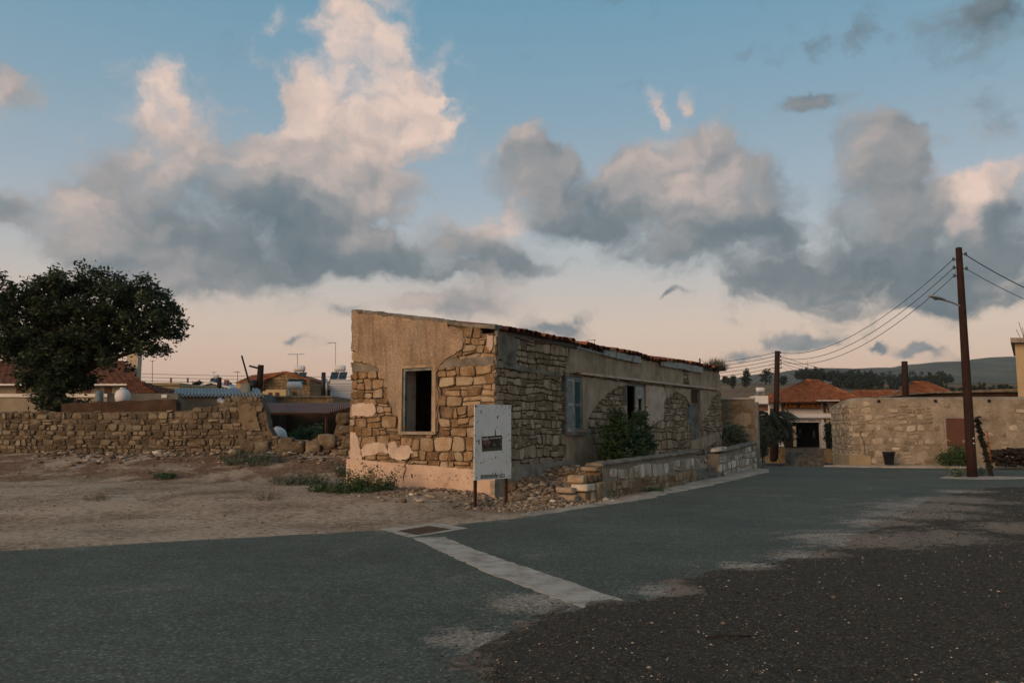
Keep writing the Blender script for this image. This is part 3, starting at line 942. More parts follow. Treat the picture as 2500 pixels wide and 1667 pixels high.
# --- masonry wherever the render has fallen
def covered(polys, q):
    c = [(sum(p[0] for p in q) / 4, sum(p[1] for p in q) / 4)] + [(p[0] * .8 + sum(k[0] for k in q) / 20, p[1] * .8 + sum(k[1] for k in q) / 20) for p in q]
    return all(any(pip(P_, x, y) for P_ in polys) for x, y in c)
gcov = [gp] + pale + bands + [pl]
win_g = [(W0 - .03, WZ0 - .02), (W1 + .03, WZ0 - .02), (W1 + .03, WZ1 + .02), (W0 - .03, WZ1 + .02)]
def hits(poly_box, q):
    x0, x1 = poly_box[0][0], poly_box[1][0]; z0, z1 = poly_box[0][1], poly_box[2][1]
    return max(p[0] for p in q) > x0 + .02 and min(p[0] for p in q) < x1 - .02 and max(p[1] for p in q) > z0 + .02 and min(p[1] for p in q) < z1 - .02
cells_g = []
for q in stone_cells(.0, WID + .05, .58, 4.5, .15, .31, .18, .50, 11, split=.30):
    q = [(max(-.035, min(WID + .035, a)), b) for a, b in q]
    if q[1][0] - q[0][0] < .06: continue
    cz = sum(p[1] for p in q) / 4; cs = sum(p[0] for p in q) / 4
    if max(p[1] for p in q) > slope(cs) + .03 or hits(win_g, q) or covered(gcov, q): continue
    cells_g.append(q)
boxes_f = [[(3.1, 1.42), (4.0, 1.42), (4.0, 2.83)], [(6.8, .6), (8.16, .6), (8.16, 2.82)], [(11.94, 1.44), (12.87, 1.44), (12.87, 2.82)]]
cells_f = []
for q in stone_cells(.0, LEN, .58, 3.6, .13, .28, .16, .42, 23, split=.30):
    q = [(max(-.03, min(LEN + .03, a)), b) for a, b in q]
    if q[1][0] - q[0][0] < .06: continue
    if max(p[1] for p in q) > 3.64 or any(hits(b, q) for b in boxes_f) or covered(fs, q): continue
    cells_f.append(q)
lay_stones(house, cells_g, mg, MT['stone'], 5, limit=130, proud=(.015, .05))
near_f = sorted(cells_f, key=lambda q: q[0][0])
lay_stones(house, near_f, mf, MT['stone_grey'], 6, limit=170, proud=(.012, .045))

# --- open window of the short side
win = link_mesh('window', bpy.data.meshes.new('window'), house)
m = MB().box(-.03, .05, W1 - .055, W1, WZ0, WZ1).box(-.03, .05, W0, W0 + .05, WZ0, WZ1).box(-.03, .05, W0 + .05, W1 - .055, WZ1 - .06, WZ1)
win.data = m.build('window', MT['blue_wood'], None, local=True).data
for ob in [o for o in COL.objects if o.name.startswith('window') and o.parent is None and o.data is win.data]:
    bpy.data.objects.remove(ob)
win.name = 'window_frame'
MB().box(-.10, .10, W0 - .06, W1 + .04, WZ0 - .07, WZ0 - .003).build('window_sill', MT['concrete'], house, local=True)
MB().box(-.075, -.0, W0 - .10, W0 - .003, WZ0 - .06, WZ1 + .06).box(-.075, -.0, W1 + .003, W1 + .09, WZ0 - .06, WZ1 + .06).box(-.075, -.0, W0, W1, WZ1 + .003, WZ1 + .06).build('window_surround', MT['render'], house, local=True)
MB().box(.05, TH - .002, W1 - .012, W1 - .002, WZ0 + .003, WZ1 - .003).build('window_reveal', MT['render_pale'], house, local=True)

# --- closed louvred shutters of the long side
S0, S1, SZ0, SZ1 = 3.12, 3.97, 1.44, 2.81
MB().box(S0, S0 + .05, -.05, .06, SZ0, SZ1).box(S1 - .05, S1, -.05, .06, SZ0, SZ1).box(S0 + .05, S1 - .05, -.05, .06, SZ1 - .05, SZ1).build('window_frame', MT['blue_wood'], house, local=True)
MB().box(S0 - .05, S1 + .05, -.14, .0, SZ0 - .09, SZ0 - .003).build('window_sill', MT['concrete_dark'], house, local=True)
slat_me = {}
for k, (x0, x1, mt) in enumerate(((S0 + .053, (S0 + S1) / 2 - .004, 'pale_wood'), ((S0 + S1) / 2 + .004, S1 - .053, 'teal_wood'))):
    fr = 'pale_wood' if k == 0 else 'blue_wood'
    y0, y1 = (-.045, -.005)
    st = MB().box(x0, x0 + .05, y0, y1, SZ0, SZ1 - .053).box(x1 - .05, x1, y0, y1, SZ0, SZ1 - .053)
    zm = (SZ0 + SZ1) / 2 - .02
    for za, zb in ((SZ0, SZ0 + .09), (zm - .03, zm + .04), (SZ1 - .12, SZ1 - .053)):
        st.box(x0 + .05, x1 - .05, y0, y1, za, zb)
    sh = st.build('shutter', MT[fr], house, local=True)
    MB().box(x0 + .05, x1 - .05, -.008, -.003, SZ0 + .09, SZ1 - .12).build('backing', MT['black'], sh, local=True)
    for (za, zb) in ((SZ0 + .09, zm - .03), (zm + .04, SZ1 - .12)):
        z = za + .012
        while z < zb - .02:
            if slat_me.get(k) is None:
                w = (x1 - x0) / 2 - .052
                q = MB().add([(-w, -.018, -.014), (w, -.018, -.014), (w, .014, .014), (-w, .014, .014), (-w, -.018, -.006), (w, -.018, -.006), (w, .014, .022), (-w, .014, .022)],
                             [(0, 3, 2, 1), (4, 5, 6, 7), (0, 1, 5, 4), (1, 2, 6, 5), (2, 3, 7, 6), (3, 0, 4, 7)])
                s0 = q.build('slat', MT[mt], None, local=True)
                slat_me[k] = s0.data
                bpy.data.objects.remove(s0)
            s = link_mesh('slat', slat_me[k], sh)
            s.location = ((x0 + x1) / 2, -.028, z)
            s.rotation_euler = (random.uniform(-.08, .08), random.uniform(-.012, .012), 0)
            z += .036

# --- doorway: left half open, right leaf closed with a small pane missing
D0, D1, DZ0, DZ1 = 6.83, 8.13, .62, 2.80
MB().box(D0, D0 + .06, .02, .12, DZ0, DZ1).box(D1 - .06, D1, .02, .12, DZ0, DZ1).box(D0 + .06, D1 - .06, .02, .12, DZ1 - .06, DZ1).build('door_frame', MT['timber_grey'], house, local=True)
dm = (D0 + D1) / 2 - .02
px0, px1, pz0, pz1 = dm + .18, D1 - .2, 2.02, 2.38
leaf = MB().box(dm, px0, .0, .045, DZ0 + .01, DZ1 - .063).box(px1, D1 - .063, .0, .045, DZ0 + .01, DZ1 - .063).box(px0, px1, .0, .045, DZ0 + .01, pz0).box(px0, px1, .0, .045, pz1, DZ1 - .063).build('door', MT['pale_wood'], house, local=True)
MB().box(dm + .09, px0 - .04, -.015, -.001, DZ0 + .2, 1.5).box(px1 + .03, D1 - .1, -.015, -.001, DZ0 + .2, 1.5).build('door_panel', MT['pale_wood'], leaf, local=True)
MB().box(dm + .03, dm + .05, -.05, -.002, 1.6, 1.72).build('handle', MT['rust'], leaf, local=True)
MB().box(D0 - .1, D1 + .12, -.32, .02, .42, .60).build('door_step', MT['concrete'], house, local=True)
# a bare timber lintel over the boarded window, and its boards
V0, V1, VZ0, VZ1 = 11.96, 12.85, 1.46, 2.80
MB().box(V0, V1, .02, .05, VZ1 - .42, VZ1).build('window_board', MT['rust'], house, local=True)
MB().box(V0, V0 + .43, .03, .06, VZ0, VZ1 - .425).build('window_board', MT['blue_wood'], house, local=True)
MB().box(V0 + .435, V1, .025, .055, VZ0, VZ1 - .425).build('window_board', MT['concrete_dark'], house, local=True)
MB().box(V1 - .06, V1 + .01, -.07, .02, VZ0, VZ1).build('window_frame', MT['timber_grey'], house, local=True)

# --- roof tiles: barrel tiles, eaves rows one by one
def tile_mesh():
    n, L, w = 6, .44, .115
    V, Fc = [], []
    for (y, k) in ((0, 1.0), (L, .80)):
        for ring in (0, 1):
            for i in range(n + 1):
                t = PI * i / n
                r = (w - .014 * ring) * k
                V.append((r * math.cos(t), y, r * .72 * math.sin(t) + .0))
    N = n + 1
    for i in range(n):
        Fc += [(i, i + 1, 2 * N + i + 1, 2 * N + i), (N + i + 1, N + i, 3 * N + i, 3 * N + i + 1), (i + 1, i, N + i, N + i + 1), (2 * N + i, 2 * N + i + 1, 3 * N + i + 1, 3 * N + i)]
    return V, Fc
tv, tf = tile_mesh()
tile_me = bpy.data.meshes.new('roof_tile')
tile_me.from_pydata(tv, [], tf); tile_me.materials.append(MT['tile']); tile_me.update()
R = random.Random(77)
roof_rest = MB()
ang = math.atan(.158)
sag = lambda u: -.10 * math.exp(-((u - 8.6) / 1.3) ** 2) - .05 * math.exp(-((u - 5.0) / 1.0) ** 2) + .03 * n3(u * .7, 4)
count = 0
ncol = int((LEN - .2) / .215)
# shallow pans under the barrels
pan = MB()
for c in range(ncol + 1):
    u = .34 + c * .215 - .1075
    for (y0, y1) in ((-.16, 4.3),):
        pan.add([(u - .10, y0, 3.665 + .158 * y0 + .035 + sag(u)), (u, y0, 3.665 + .158 * y0 + sag(u)), (u + .10, y0, 3.665 + .158 * y0 + .035 + sag(u)),
                 (u - .10, y1, 3.665 + .158 * y1 + .035), (u, y1, 3.665 + .158 * y1), (u + .10, y1, 3.665 + .158 * y1 + .035)], [(0, 1, 4, 3), (1, 2, 5, 4)])
pan.build('roof_pan_layer', MT['tile'], house, local=True, fix=False)
for r in range(12):
    for c in range(ncol):
        u = .34 + c * .215 + R.uniform(-.012, .012)
        y = -.20 + r * .375 + R.uniform(-.02, .02)
        if r == 0:
            if R.random() < .10 or 3.6 < u < 3.9: continue
            y += R.uniform(-.05, .03)
        z = 3.70 + .158 * y + sag(u) * (1 - min(1, y / 3)) + R.uniform(-.006, .012) - r * .0
        yaw, rol = R.uniform(-.05, .05), R.uniform(-.04, .04)
        if count < 288 and r < 4:
            o = link_mesh('roof_tile', tile_me, house)
            o.location = (u, y, z); o.rotation_euler = (ang + R.uniform(-.02, .02), rol, yaw)
            count += 1
        else:
            M = Matrix.Translation((u, y, z)) @ Matrix.Rotation(yaw, 4, 'Z') @ Matrix.Rotation(ang, 4, 'X')
            roof_rest.add([M @ Vector(v) for v in tv], tf)
o = roof_rest.build('far_roof_tiles', MT['tile'], house, local=True, fix=False)
o['kind'] = 'stuff'
# broken fascia under the eaves
for (u0, u1, zz, tilt, hh) in ((5.05, 5.85, 3.46, .0, .20), (5.9, 7.55, 3.43, .025, .19), (9.1, 13.0, 3.44, .012, .21)):
    q = jag([(u0, zz), (u1, zz + tilt * 0 - tilt), (u1, zz + hh - tilt), (u0, zz + hh)], .22, .016, int(u0 * 9))
    slab('fascia_board', q, lambda a, b, d: (a, -.135 - d, b), -.012, .012, MT['pale_wood'], house)
MB().tube([(3.5, -.16, 3.55), (5.0, -.17, 3.49)], .018, 6).build('gutter_pipe', MT['galv'], house, local=True)
# soffit laths seen under the eaves
for k in range(18):
    u = 3.7 + k * .64
    MB().box(u, u + .06, -.13, .02, 3.585, 3.635).build('rafter_end', MT['timber_grey'], house, local=True)
# mortar capping along the sloping top of the short side
V, Fc = [], []
NS = 150
for i in range(NS + 1):
    s = -.04 + (WID + .05) * i / NS
    z = slope(s)
    broken = math.exp(-((s - .75) / .45) ** 2)
    jz = .020 * n3(s * 3.1, 9) + .020 * n3(s * 9, 2) + .016 * n3(s * 24, 6) - .05 * broken
    jx = .025 * n3(s * 4.3, 5) + .020 * n3(s * 15, 7) + .015 * n3(s * 31, 3) - .05 * broken
    for (x, zz) in ((-.055 - jx * .6, z - .035 + jz * .4), (-.075 - jx, z + .02 + jz), (-.03, z + .06 + jz), (.22, z + .08 + jz), (.30, z - .02)):
        V.append((x, s, zz))
for i in range(NS):
    for k in range(4):
        Fc.append((i * 5 + k, i * 5 + k + 1, (i + 1) * 5 + k + 1, (i + 1) * 5 + k))
Fc.append((0, 1, 2, 3, 4)); Fc.append(tuple(NS * 5 + k for k in range(5))[::-1])
cap = MB().add(V, Fc).build('mortar_capping', MT['concrete_dark'], house, local=True)
auto_smooth(cap, 35)

# ------------------------------------------------------------------ gravel forecourt, lower right
def gravel_depth(x, y):
    """signed distance inside the gravel (positive inside)"""
    best, side = 1e9, 1
    for (x0, y0), (x1, y1) in zip(GRAVEL, GRAVEL[1:]):
        dx, dy = x1 - x0, y1 - y0
        t = min(1, max(0, ((x - x0) * dx + (y - y0) * dy) / (dx * dx + dy * dy)))
        d = math.hypot(x - x0 - dx * t, y - y0 - dy * t)
        if d < best:
            best = d
            side = 1 if (dx * (y - y0) - dy * (x - x0)) < 0 else -1
    return best * side

def gravel_material():
    m = bpy.data.materials.new('dark_gravel')
    m.use_nodes = True
    nt = m.node_tree; nt.nodes.clear()
    pos = node(nt, 'ShaderNodeNewGeometry').outputs['Position']
    n1 = noise_tex(nt, pos, .7, 6.0, .62).outputs[0]
    vo = node(nt, 'ShaderNodeTexVoronoi', {'Vector': pos, 'Scale': 60.0}, feature='F1')
    vr = node(nt, 'ShaderNodeSeparateXYZ', {0: vo.outputs['Color']}).outputs[0]
    c = ramp(nt, vr, [(0, (.034, .030, .021)), (.6, (.061, .055, .041)), (.92, (.09, .082, .062)), (.99, (.16, .145, .115))])
    dust = node(nt, 'ShaderNodeAttribute', attribute_name='dust').outputs['Fac']
    nd_ = noise_tex(nt, pos, 7.0, 5.0, .7).outputs[0]
    d = smooth(nt, fmath(nt, 'ADD', dust, fmath(nt, 'ADD', fmath(nt, 'MULTIPLY_ADD', n1, 1.2, -.6), fmath(nt, 'MULTIPLY_ADD', nd_, 1.1, -.55))), .35, .75, 0, .85)
    c = mixc(nt, d, c, (.27, .225, .175))
    g = noise_tex(nt, pos, 150.0, 2.0, .6).outputs[0]
    c = node(nt, 'ShaderNodeVectorMath', {0: c, 'Scale': fmath(nt, 'MULTIPLY_ADD', g, 1.2, .4)}, operation='SCALE').outputs[0]
    bp = node(nt, 'ShaderNodeBump', {'Height': fmath(nt, 'ADD', vo.outputs['Distance'], g), 'Strength': .9, 'Distance': .02})
    bs = node(nt, 'ShaderNodeBsdfPrincipled', {'Base Color': c, 'Roughness': .95, 'Specular IOR Level': .2, 'Normal': bp.outputs[0]})
    node(nt, 'ShaderNodeOutputMaterial', {0: bs})
    return m
MT['gravel'] = gravel_material()

def gravel_z(x, y, d):
    return .010 + max(-.012, min(.035, .05 * d)) + .016 * n3(x * 2.1, y * 2.1, 8) + .012 * n3(x * 6, y * 6, 3) + .05 * n3(x * .5, y * .5, 1) * ss(.5, 3, d)

def build_gravel():
    xs = list(np.arange(-1.6, 12, .11)) + list(np.arange(12, 40, .5)); ys = list(np.arange(1.5, 16, .11)) + list(np.arange(16, 24, .25))
    idx, V, D, Fc = {}, [], [], []
    for j, y in enumerate(ys):
        for i, x in enumerate(xs):
            d = gravel_depth(x, y)
            if d > -.5:
                idx[i, j] = len(V)
                V.append((x, y, gravel_z(x, y, d)))
                D.append(max(dust_at(x, y) * .95, .55 * math.exp(-max(0, d) / .35)) if d < 4 else 0)
    for j in range(len(ys) - 1):
        for i in range(len(xs) - 1):
            k = [idx.get(c) for c in ((i, j), (i + 1, j), (i + 1, j + 1), (i, j + 1))]
            if None not in k:
                Fc.append(tuple(k))
    o = mesh_obj('gravel_forecourt', V, Fc, MT['gravel'], None, True)
    a = o.data.attributes.new('dust', 'FLOAT', 'POINT')
    a.data.foreach_set('value', D)
    tag(o, kind='structure')
build_gravel()
MT['pebble'] = mat('pale_pebble', [(.08, .068, .055), (.18, .155, .125), (.36, .32, .26)], 3, .9, .2, 50, rnd=.9)
MT['pebble_dark'] = mat('dark_pebble', [(.03, .027, .023), (.075, .066, .056)], 3, .9, .2, 50, rnd=.9)
R = random.Random(31)
pts, sz, pts2, sz2 = [], [], [], []
while len(pts) < 7500:
    y = 3.4 + 17 * R.random() ** 1.9
    x = R.uniform(-1.2, .75 * y + 1)
    d = gravel_depth(x, y)
    if d < -.35 or (d < .1 and R.random() < .8): continue
    s = R.choice([.002, .003, .003, .004, .005, .006, .009]) * R.uniform(.7, 1.3) * (1 + .035 * y)
    if R.random() < .012: s *= 2.2
    pts.append((x, y, gravel_z(x, y, d) + s * .25 if d > 0 else .012)); sz.append(s)
while len(pts2) < 9000:
    y = 3.4 + 12 * R.random() ** 1.8
    x = R.uniform(-1.2, .75 * y + 1)
    d = gravel_depth(x, y)
    if d < -.25 or (d < .05 and R.random() < .6): continue
    s = R.uniform(.006, .013) * (1 + .03 * y)
    pts2.append((x, y, gravel_z(x, y, d) + s * .2 if d > 0 else .012)); sz2.append(s)
tag(scatter_mesh('pale_gravel_chips', pts, sz, MT['pebble'], None, 3), 'pale stone chips scattered over the dark gravel forecourt', 'gravel', kind='stuff')
tag(scatter_mesh('dark_gravel_chips', pts2, sz2, MT['pebble_dark'], None, 4), 'dark grit loose over the gravel forecourt', 'gravel', kind='stuff')
p, q = gnd(1722, 1556, .05), gnd(1832, 1552, .05)
tag(MB().tube([p, p.lerp(q, .35) + Vector((0, .015, .012)), p.lerp(q, .7) + Vector((0, -.01, .01)), q], [.006, .009, .008, .005], 7).build('stick', MT['bark'], None, True), 'thin dry stick lying on the dark gravel', 'stick')

# ------------------------------------------------------------------ concrete channel across the lane, drain and road edge
MT['channel'] = mat('worn_channel_concrete', [(.22, .20, .165), (.36, .33, .28), (.44, .41, .355)], 3.5, .92, .5, 55, fine=.3)
def ground_slab(name, outline, z0, z1, material, step=.12, amp=.012, seed=1, label=None, cat=None, kind=None, parent=None):
    o = slab(name, jag(outline, step, amp, seed), lambda a, b, d: (a, b, d), z0, z1, material, parent)
    return tag(o, label, cat, kind=kind)
ground_slab('drainage_channel', [(-1.42, 11.55), (-.98, 11.62), (-.40, 10.3), (.25, 9.0), (1.02, 7.50), (.62, 7.18), (-.22, 8.75), (-.85, 10.2)], 0, .0135, MT['channel'], .10, .018, 5, kind='structure')
drain = empty('storm_drain', gnd(1020, 1297), 0, 'rusty grating set in a pale concrete frame at the road edge', 'drain')
corners = [gnd(930, 1293), gnd(1000, 1313), gnd(1142, 1291), gnd(1066, 1278)]
inner = [gnd(968, 1297.5), gnd(1018, 1308), gnd(1106, 1293.5), gnd(1046, 1285)]
fr = MB()
for k in range(4):
    a, b, c, d = corners[k], corners[(k + 1) % 4], inner[(k + 1) % 4], inner[k]
    fr.add([(v.x, v.y, z) for z in (.0, .0145) for v in (a, b, c, d)], [(0, 3, 2, 1), (4, 5, 6, 7), (0, 1, 5, 4), (1, 2, 6, 5), (2, 3, 7, 6), (3, 0, 4, 7)])
fr.build('drain_frame', MT['channel'], drain)
MB().add([(v.x, v.y, .0105) for v in inner], [(0, 1, 2, 3)]).build('drain_pit', MT['black'], drain)
MT['grate'] = flat('grate_iron', (.075, .058, .042), .85)
NB = 15
for k in range(NB):                                # bars across the short way
    t = (k + .5) / NB
    a = inner[0].lerp(inner[3], t); b = inner[1].lerp(inner[2], t)
    MB().tube([(a.x, a.y, .0125), (b.x, b.y, .0115)], .006, 4).build('bar', MT['grate'], drain)
for t in (.33, .66):
    a = inner[0].lerp(inner[1], t); b = inner[3].lerp(inner[2], t)
    MB().tube([(a.x, a.y, .012), (b.x, b.y, .012)], .009, 4).build('cross_bar', MT['grate'], drain)
# pale concrete edging on the house side of the lane
MT['edging'] = mat('dusty_concrete', [(.21, .175, .135), (.33, .285, .225), (.42, .37, .30)], 2.5, .95, .5, 40, fine=.3)
L, Rr = [], []
for i in range(70):
    y = 14.2 + (29.8 - 14.2) * i / 69
    x = road_left(y)
    wdt = .10 + .85 * ss(15, 27, y) + .08 * n3(y * 2, 3)
    L.append((x - wdt, y + .05)); Rr.append((x + .10 + .14 * n3(y * 1.7, 8) + .1 * n3(y * 4.4, 2) + .35 * math.exp(-((y - 17.6) / .7) ** 2) * .5, y))
V, Fc = [], []
for (a, b) in zip(L, Rr):
    z = .016
    V += [(a[0], a[1], z + .03), (a[0] * .4 + b[0] * .6, b[1], z + .004), (b[0], b[1], z), (b[0] + .02, b[1], -.02)]
for i in range(len(L) - 1):
    for k in range(3):
        Fc.append((i * 4 + k, i * 4 + k + 1, i * 4 + k + 5, i * 4 + k + 4))
tag(mesh_obj('road_edging', V, Fc, MT['edging'], None, True), kind='structure')

# ------------------------------------------------------------------ low garden wall in front of the house
HR = math.atan2(EU.y, EU.x)
gw = empty('low_garden_wall', HC, HR, 'low whitewashed stone wall with rounded concrete coping in front of the leafy bush', 'wall')
mw = lambda u, z, d: (u, -wall_line(u) - d, z)
top1 = lambda u: .70 + .017 * (u - 1.9)
def strip_core(u0, u1, top, parent, material, n=14, thick=.34, z0=-.15):
    m = MB()
    for i in range(n):
        a, b = u0 + (u1 - u0) * i / n, u0 + (u1 - u0) * (i + 1) / n
        m.add([mw(a, z0, 0), mw(b, z0, 0), mw(b, z0, -thick), mw(a, z0, -thick), mw(a, top(a), 0), mw(b, top(b), 0), mw(b, top(b), -thick), mw(a, top(a), -thick)],
              [(4, 5, 6, 7), (0, 1, 5, 4), (2, 3, 7, 6)] + ([(3, 0, 4, 7)] if i == 0 else []) + ([(1, 2, 6, 5)] if i == n - 1 else []))
    return m.build('wall_core', material, parent, local=True)
def coping(u0, u1, top, parent, material, n=110, over=.06, h=.075):
    V, Fc = [], []
    for i in range(n + 1):
        u = u0 + (u1 - u0) * i / n
        z = top(u) + .003
        j = .030 * n3(u * 2.3, 6) + .022 * n3(u * 7, 1) + .015 * n3(u * 17, 4)
        for (d, zz) in ((over + j, z), (over + .012 + j, z + h * .55 + j * .4), (over - .03, z + h + j * .5), (-.34, z + h * .95 + j * .5), (-.38, z)):
            V.append(mw(u, zz, d))
    for i in range(n):
        for k in range(5):
            k2 = (k + 1) % 5
            Fc.append((i * 5 + k, i * 5 + k2, (i + 1) * 5 + k2, (i + 1) * 5 + k))
    Fc.append((0, 1, 2, 3, 4)); Fc.append(tuple(n * 5 + k for k in range(5))[::-1])
    return auto_smooth(MB().add(V, Fc).build('coping', material, parent, local=True), 45)
strip_core(1.9, 7.95, top1, gw, MT['mortar_pale'])
coping(1.78, 8.0, top1, gw, MT['concrete_dark'])
up = [q for q in stone_cells(1.9, 7.95, .36, .74, .30, .34, .26, .46, 41, split=.1) if max(p[1] for p in q) < .80 and q[0][0] > 1.85 and q[1][0] < 8.0]
up = [[(p[0], min(p[1], top1(p[0]) - .005)) for p in q] for q in up]
lay_stones(gw, up, mw, MT['stone_pale'], 42, proud=(.012, .04), gap=.016)
lo = [q for q in stone_cells(1.9, 7.95, -.06, .34, .18, .24, .2, .42, 43) if max(p[1] for p in q) < .42 and q[0][0] > 1.85 and q[1][0] < 8.0]
lay_stones(gw, lo, mw, MT['stone'], 44, proud=(.015, .05), gap=.010)
# the broken stub at its near end: big squared blocks
R = random.Random(12)
for (u0, u1, z0, z1, wdo, mt) in ((.95, 1.45, .20, .36, .03, 'stone_pale'), (1.46, 1.68, -.06, .37, .05, 'stone'), (1.69, 1.90, -.06, .38, .03, 'stone'), (.98, 1.20, -.05, .19, .0, 'stone_grey'), (1.21, 1.45, -.05, .19, .02, 'stone'), (.66, .93, -.06, .16, -.10, 'stone_grey'),
                                  (.98, 1.22, .365, .54, -.06, 'stone'), (1.23, 1.48, .37, .55, -.03, 'stone'), (1.50, 1.66, .385, .53, -.05, 'stone_pale'), (1.67, 1.90, .39, .57, -.02, 'stone'), (.74, .95, .17, .30, -.2, 'stone_grey'), (1.62, 1.90, .58, .69, -.05, 'stone')):
    V, Fc, A_ = stone_shape([(u0, z0), (u1, z0), (u1, z1), (u0, z1)], lambda a, b, d: mw(a, b, d + wdo), R, gap=.005, proud=(.02, .06), back=-.34, sq=6, inset=.88, lump=.022)
    MB().add(V, Fc).add([V[k] for k in range(14)], [tuple(range(14))[::-1]]).build('stone', MT[mt], gw, True, local=True)

gw2 = empty('far_garden_wall', HC, HR, 'low stained stone wall with flat grey coping beyond the small steps', 'wall')
top2 = lambda u: .70 + .035 * (u - 10.3)
strip_core(10.35, 15.9, top2, gw2, MT['mortar_pale'])
coping(11.3, 15.95, top2, gw2, MT['concrete_dark'])
c2 = [q for q in stone_cells(10.35, 15.9, -.05, .9, .2, .32, .22, .46, 45) if q[0][0] > 10.3 and q[1][0] < 15.95 and max(p[1] for p in q) < top2(q[0][0]) + .03]
lay_stones(gw2, c2, mw, MT['stone_pale'], 46, proud=(.008, .03), gap=.014)
for k in range(9):                                 # tumbled stones on its broken end
    u = 10.2 + R.uniform(0, .95); z = top2(10.3) + .02 + R.uniform(0, .12)
    V, Fc, A_ = stone_shape([(u, z), (u + R.uniform(.2, .38), z + R.uniform(-.02, .02)), (u + .32, z + .13), (u + .02, z + .11)], lambda a, b, d: mw(a, b, d - R.uniform(0, .02)), R, proud=(.0, .05), back=-.26, sq=4, lump=.05)
    MB().add(V, Fc).add([V[i] for i in range(14)], [tuple(range(14))[::-1]]).build('stone', MT['stone_pale'], gw2, True, local=True)

steps = empty('garden_steps', HC, HR, 'small grey concrete steps between the two low garden walls', 'steps')
for k in range(4):
    w0 = wall_line(9) + .12 - .26 * k
    o = slab('step', jag([(8.02, -w0), (10.3, -w0 + .05), (10.3, -w0 + .30), (8.02, -w0 + .25)], .25, .02, 90 + k), lambda a, b, d: (a, b, d), -.1, .16 * (k + 1) - .02, MT['concrete_dark'], steps)

# ------------------------------------------------------------------ information board
A0, A1 = at(1160, 1232, 15.9), at(1238, 1225, 16.55)
board = empty('information_board', (A0 + A1) / 2, 0, 'scratched white notice board on two rusty posts beside the house corner', 'sign')
bl, br = at(1157, 1173, 15.86), at(1247, 1165, 16.52)
tl = Vector((bl.x + .002, bl.y, at(1158, 987, 15.86).z)); tr = Vector((br.x, br.y, at(1246, 988, 16.52).z))
ax = (br - bl); ax.z = 0; BW = ax.length; ax.normalize()
bn = Vector((ax.y, -ax.x, 0))                       # towards the viewer
BZ0, BZ1 = (bl.z + br.z) / 2 - .005, (tl.z + tr.z) / 2
mbd = lambda a, b, d: tuple(Vector((bl.x, bl.y, 0)) + ax * a + bn * d + Vector((0, 0, b)))
def scratched(nt, vec, c):
    n = noise_tex(nt, vmath(nt, 'MULTIPLY', vec, (1, 1, .38)), 22.0, 3.0, .6, 1.0).outputs[0]
    m_ = noise_tex(nt, vec, 2.6, 2.0, .5).outputs[0]
    f = smooth(nt, fmath(nt, 'MULTIPLY_ADD', m_, .22, n), .735, .775)
    return mixc(nt, f, c, (.03, .032, .035))
MT['board'] = mat('scratched_white_panel', [(.48, .52, .52), (.55, .585, .585)], 1.5, .55, .05, 30, fine=.07, vary=scratched)
slab('panel', [(0, BZ0), (BW, BZ0 + .0), (BW, BZ1), (0, BZ1)], mbd, -.012, .012, MT['board'], board).location = -Vector(board.location)
for px_, A_ in ((.075, A0), (BW - .085, A1)):
    b0 = Vector(mbd(px_, -.12, -.05)); t0 = Vector(mbd(px_, BZ1 - .05, -.05))
    m = MB()
    for s in (-.025, .025):
        m.tube([b0 + bn * .0 + ax * s * .9 + Vector((0, 0, 0)), t0 + ax * s * .9], .022, 6)
    m.build('post', MT['rust'], board)
for a in (.05, BW - .05):
    for b in (BZ0 + .05, (BZ0 + BZ1) / 2 + .02, BZ1 - .045):
        MB().lathe((0, 0, 0), [(.013, 0), (.013, .006), (.006, .009)], 8).build('bolt', MT['dark_metal'], board, local=True).matrix_local = Matrix.Translation(Vector(mbd(a, b, .0122)) - board.location) @ bn.to_track_quat('Z', 'Y').to_matrix().to_4x4()
# sticker: a small printed card, tilted a little
def pxb(px, py):                                   # pixel on the panel plane
    x, y, z = on_plane(px, py, bl, bn)
    return (Vector((x, y, 0)) - Vector((bl.x, bl.y, 0))).dot(ax), z
st = [pxb(1174.5, 1065.5), pxb(1224, 1062), pxb(1225, 1098.5), pxb(1176, 1102)]
def sticker_print(nt, vec, c):
    n = noise_tex(nt, vec, 9.0, 4.0, .7).outputs['Color']
    h = node(nt, 'ShaderNodeSeparateXYZ', {0: n})
    a = mixc(nt, smooth(nt, h.outputs[0], .45, .62), (.014, .013, .012), (.15, .13, .08))
    a = mixc(nt, smooth(nt, h.outputs[1], .57, .66), a, (.10, .022, .012))
    return mixc(nt, smooth(nt, h.outputs[2], .56, .66), a, (.025, .04, .018))
MT['sticker'] = mat('printed_card', [(.05, .05, .05), (.1, .1, .1)], 8, .5, 0, 30, vary=sticker_print)
def on_board(name, pts, d0, d1, material, parent=board):
    o = slab(name, pts, mbd, d0, d1, material, parent)
    if parent is board: o.location = -Vector(board.location)
    return o
lerp2 = lambda a, b, t: (a[0] + (b[0] - a[0]) * t, a[1] + (b[1] - a[1]) * t)
card = on_board('sticker', st, .012, .0145, MT['sticker'])
on_board('title_strip', [st[0], st[1], lerp2(st[1], st[2], .26), lerp2(st[0], st[3], .26)], .0145, .0165, MT['black'], card)
on_board('photo_inset', [lerp2(lerp2(st[0], st[3], .32), lerp2(st[1], st[2], .32), .03), lerp2(lerp2(st[0], st[3], .32), lerp2(st[1], st[2], .32), .18), lerp2(lerp2(st[0], st[3], .58), lerp2(st[1], st[2], .58), .18), lerp2(lerp2(st[0], st[3], .58), lerp2(st[1], st[2], .58), .03)], .0145, .0165, flat('red_brown_print', (.16, .06, .04), .6), card)
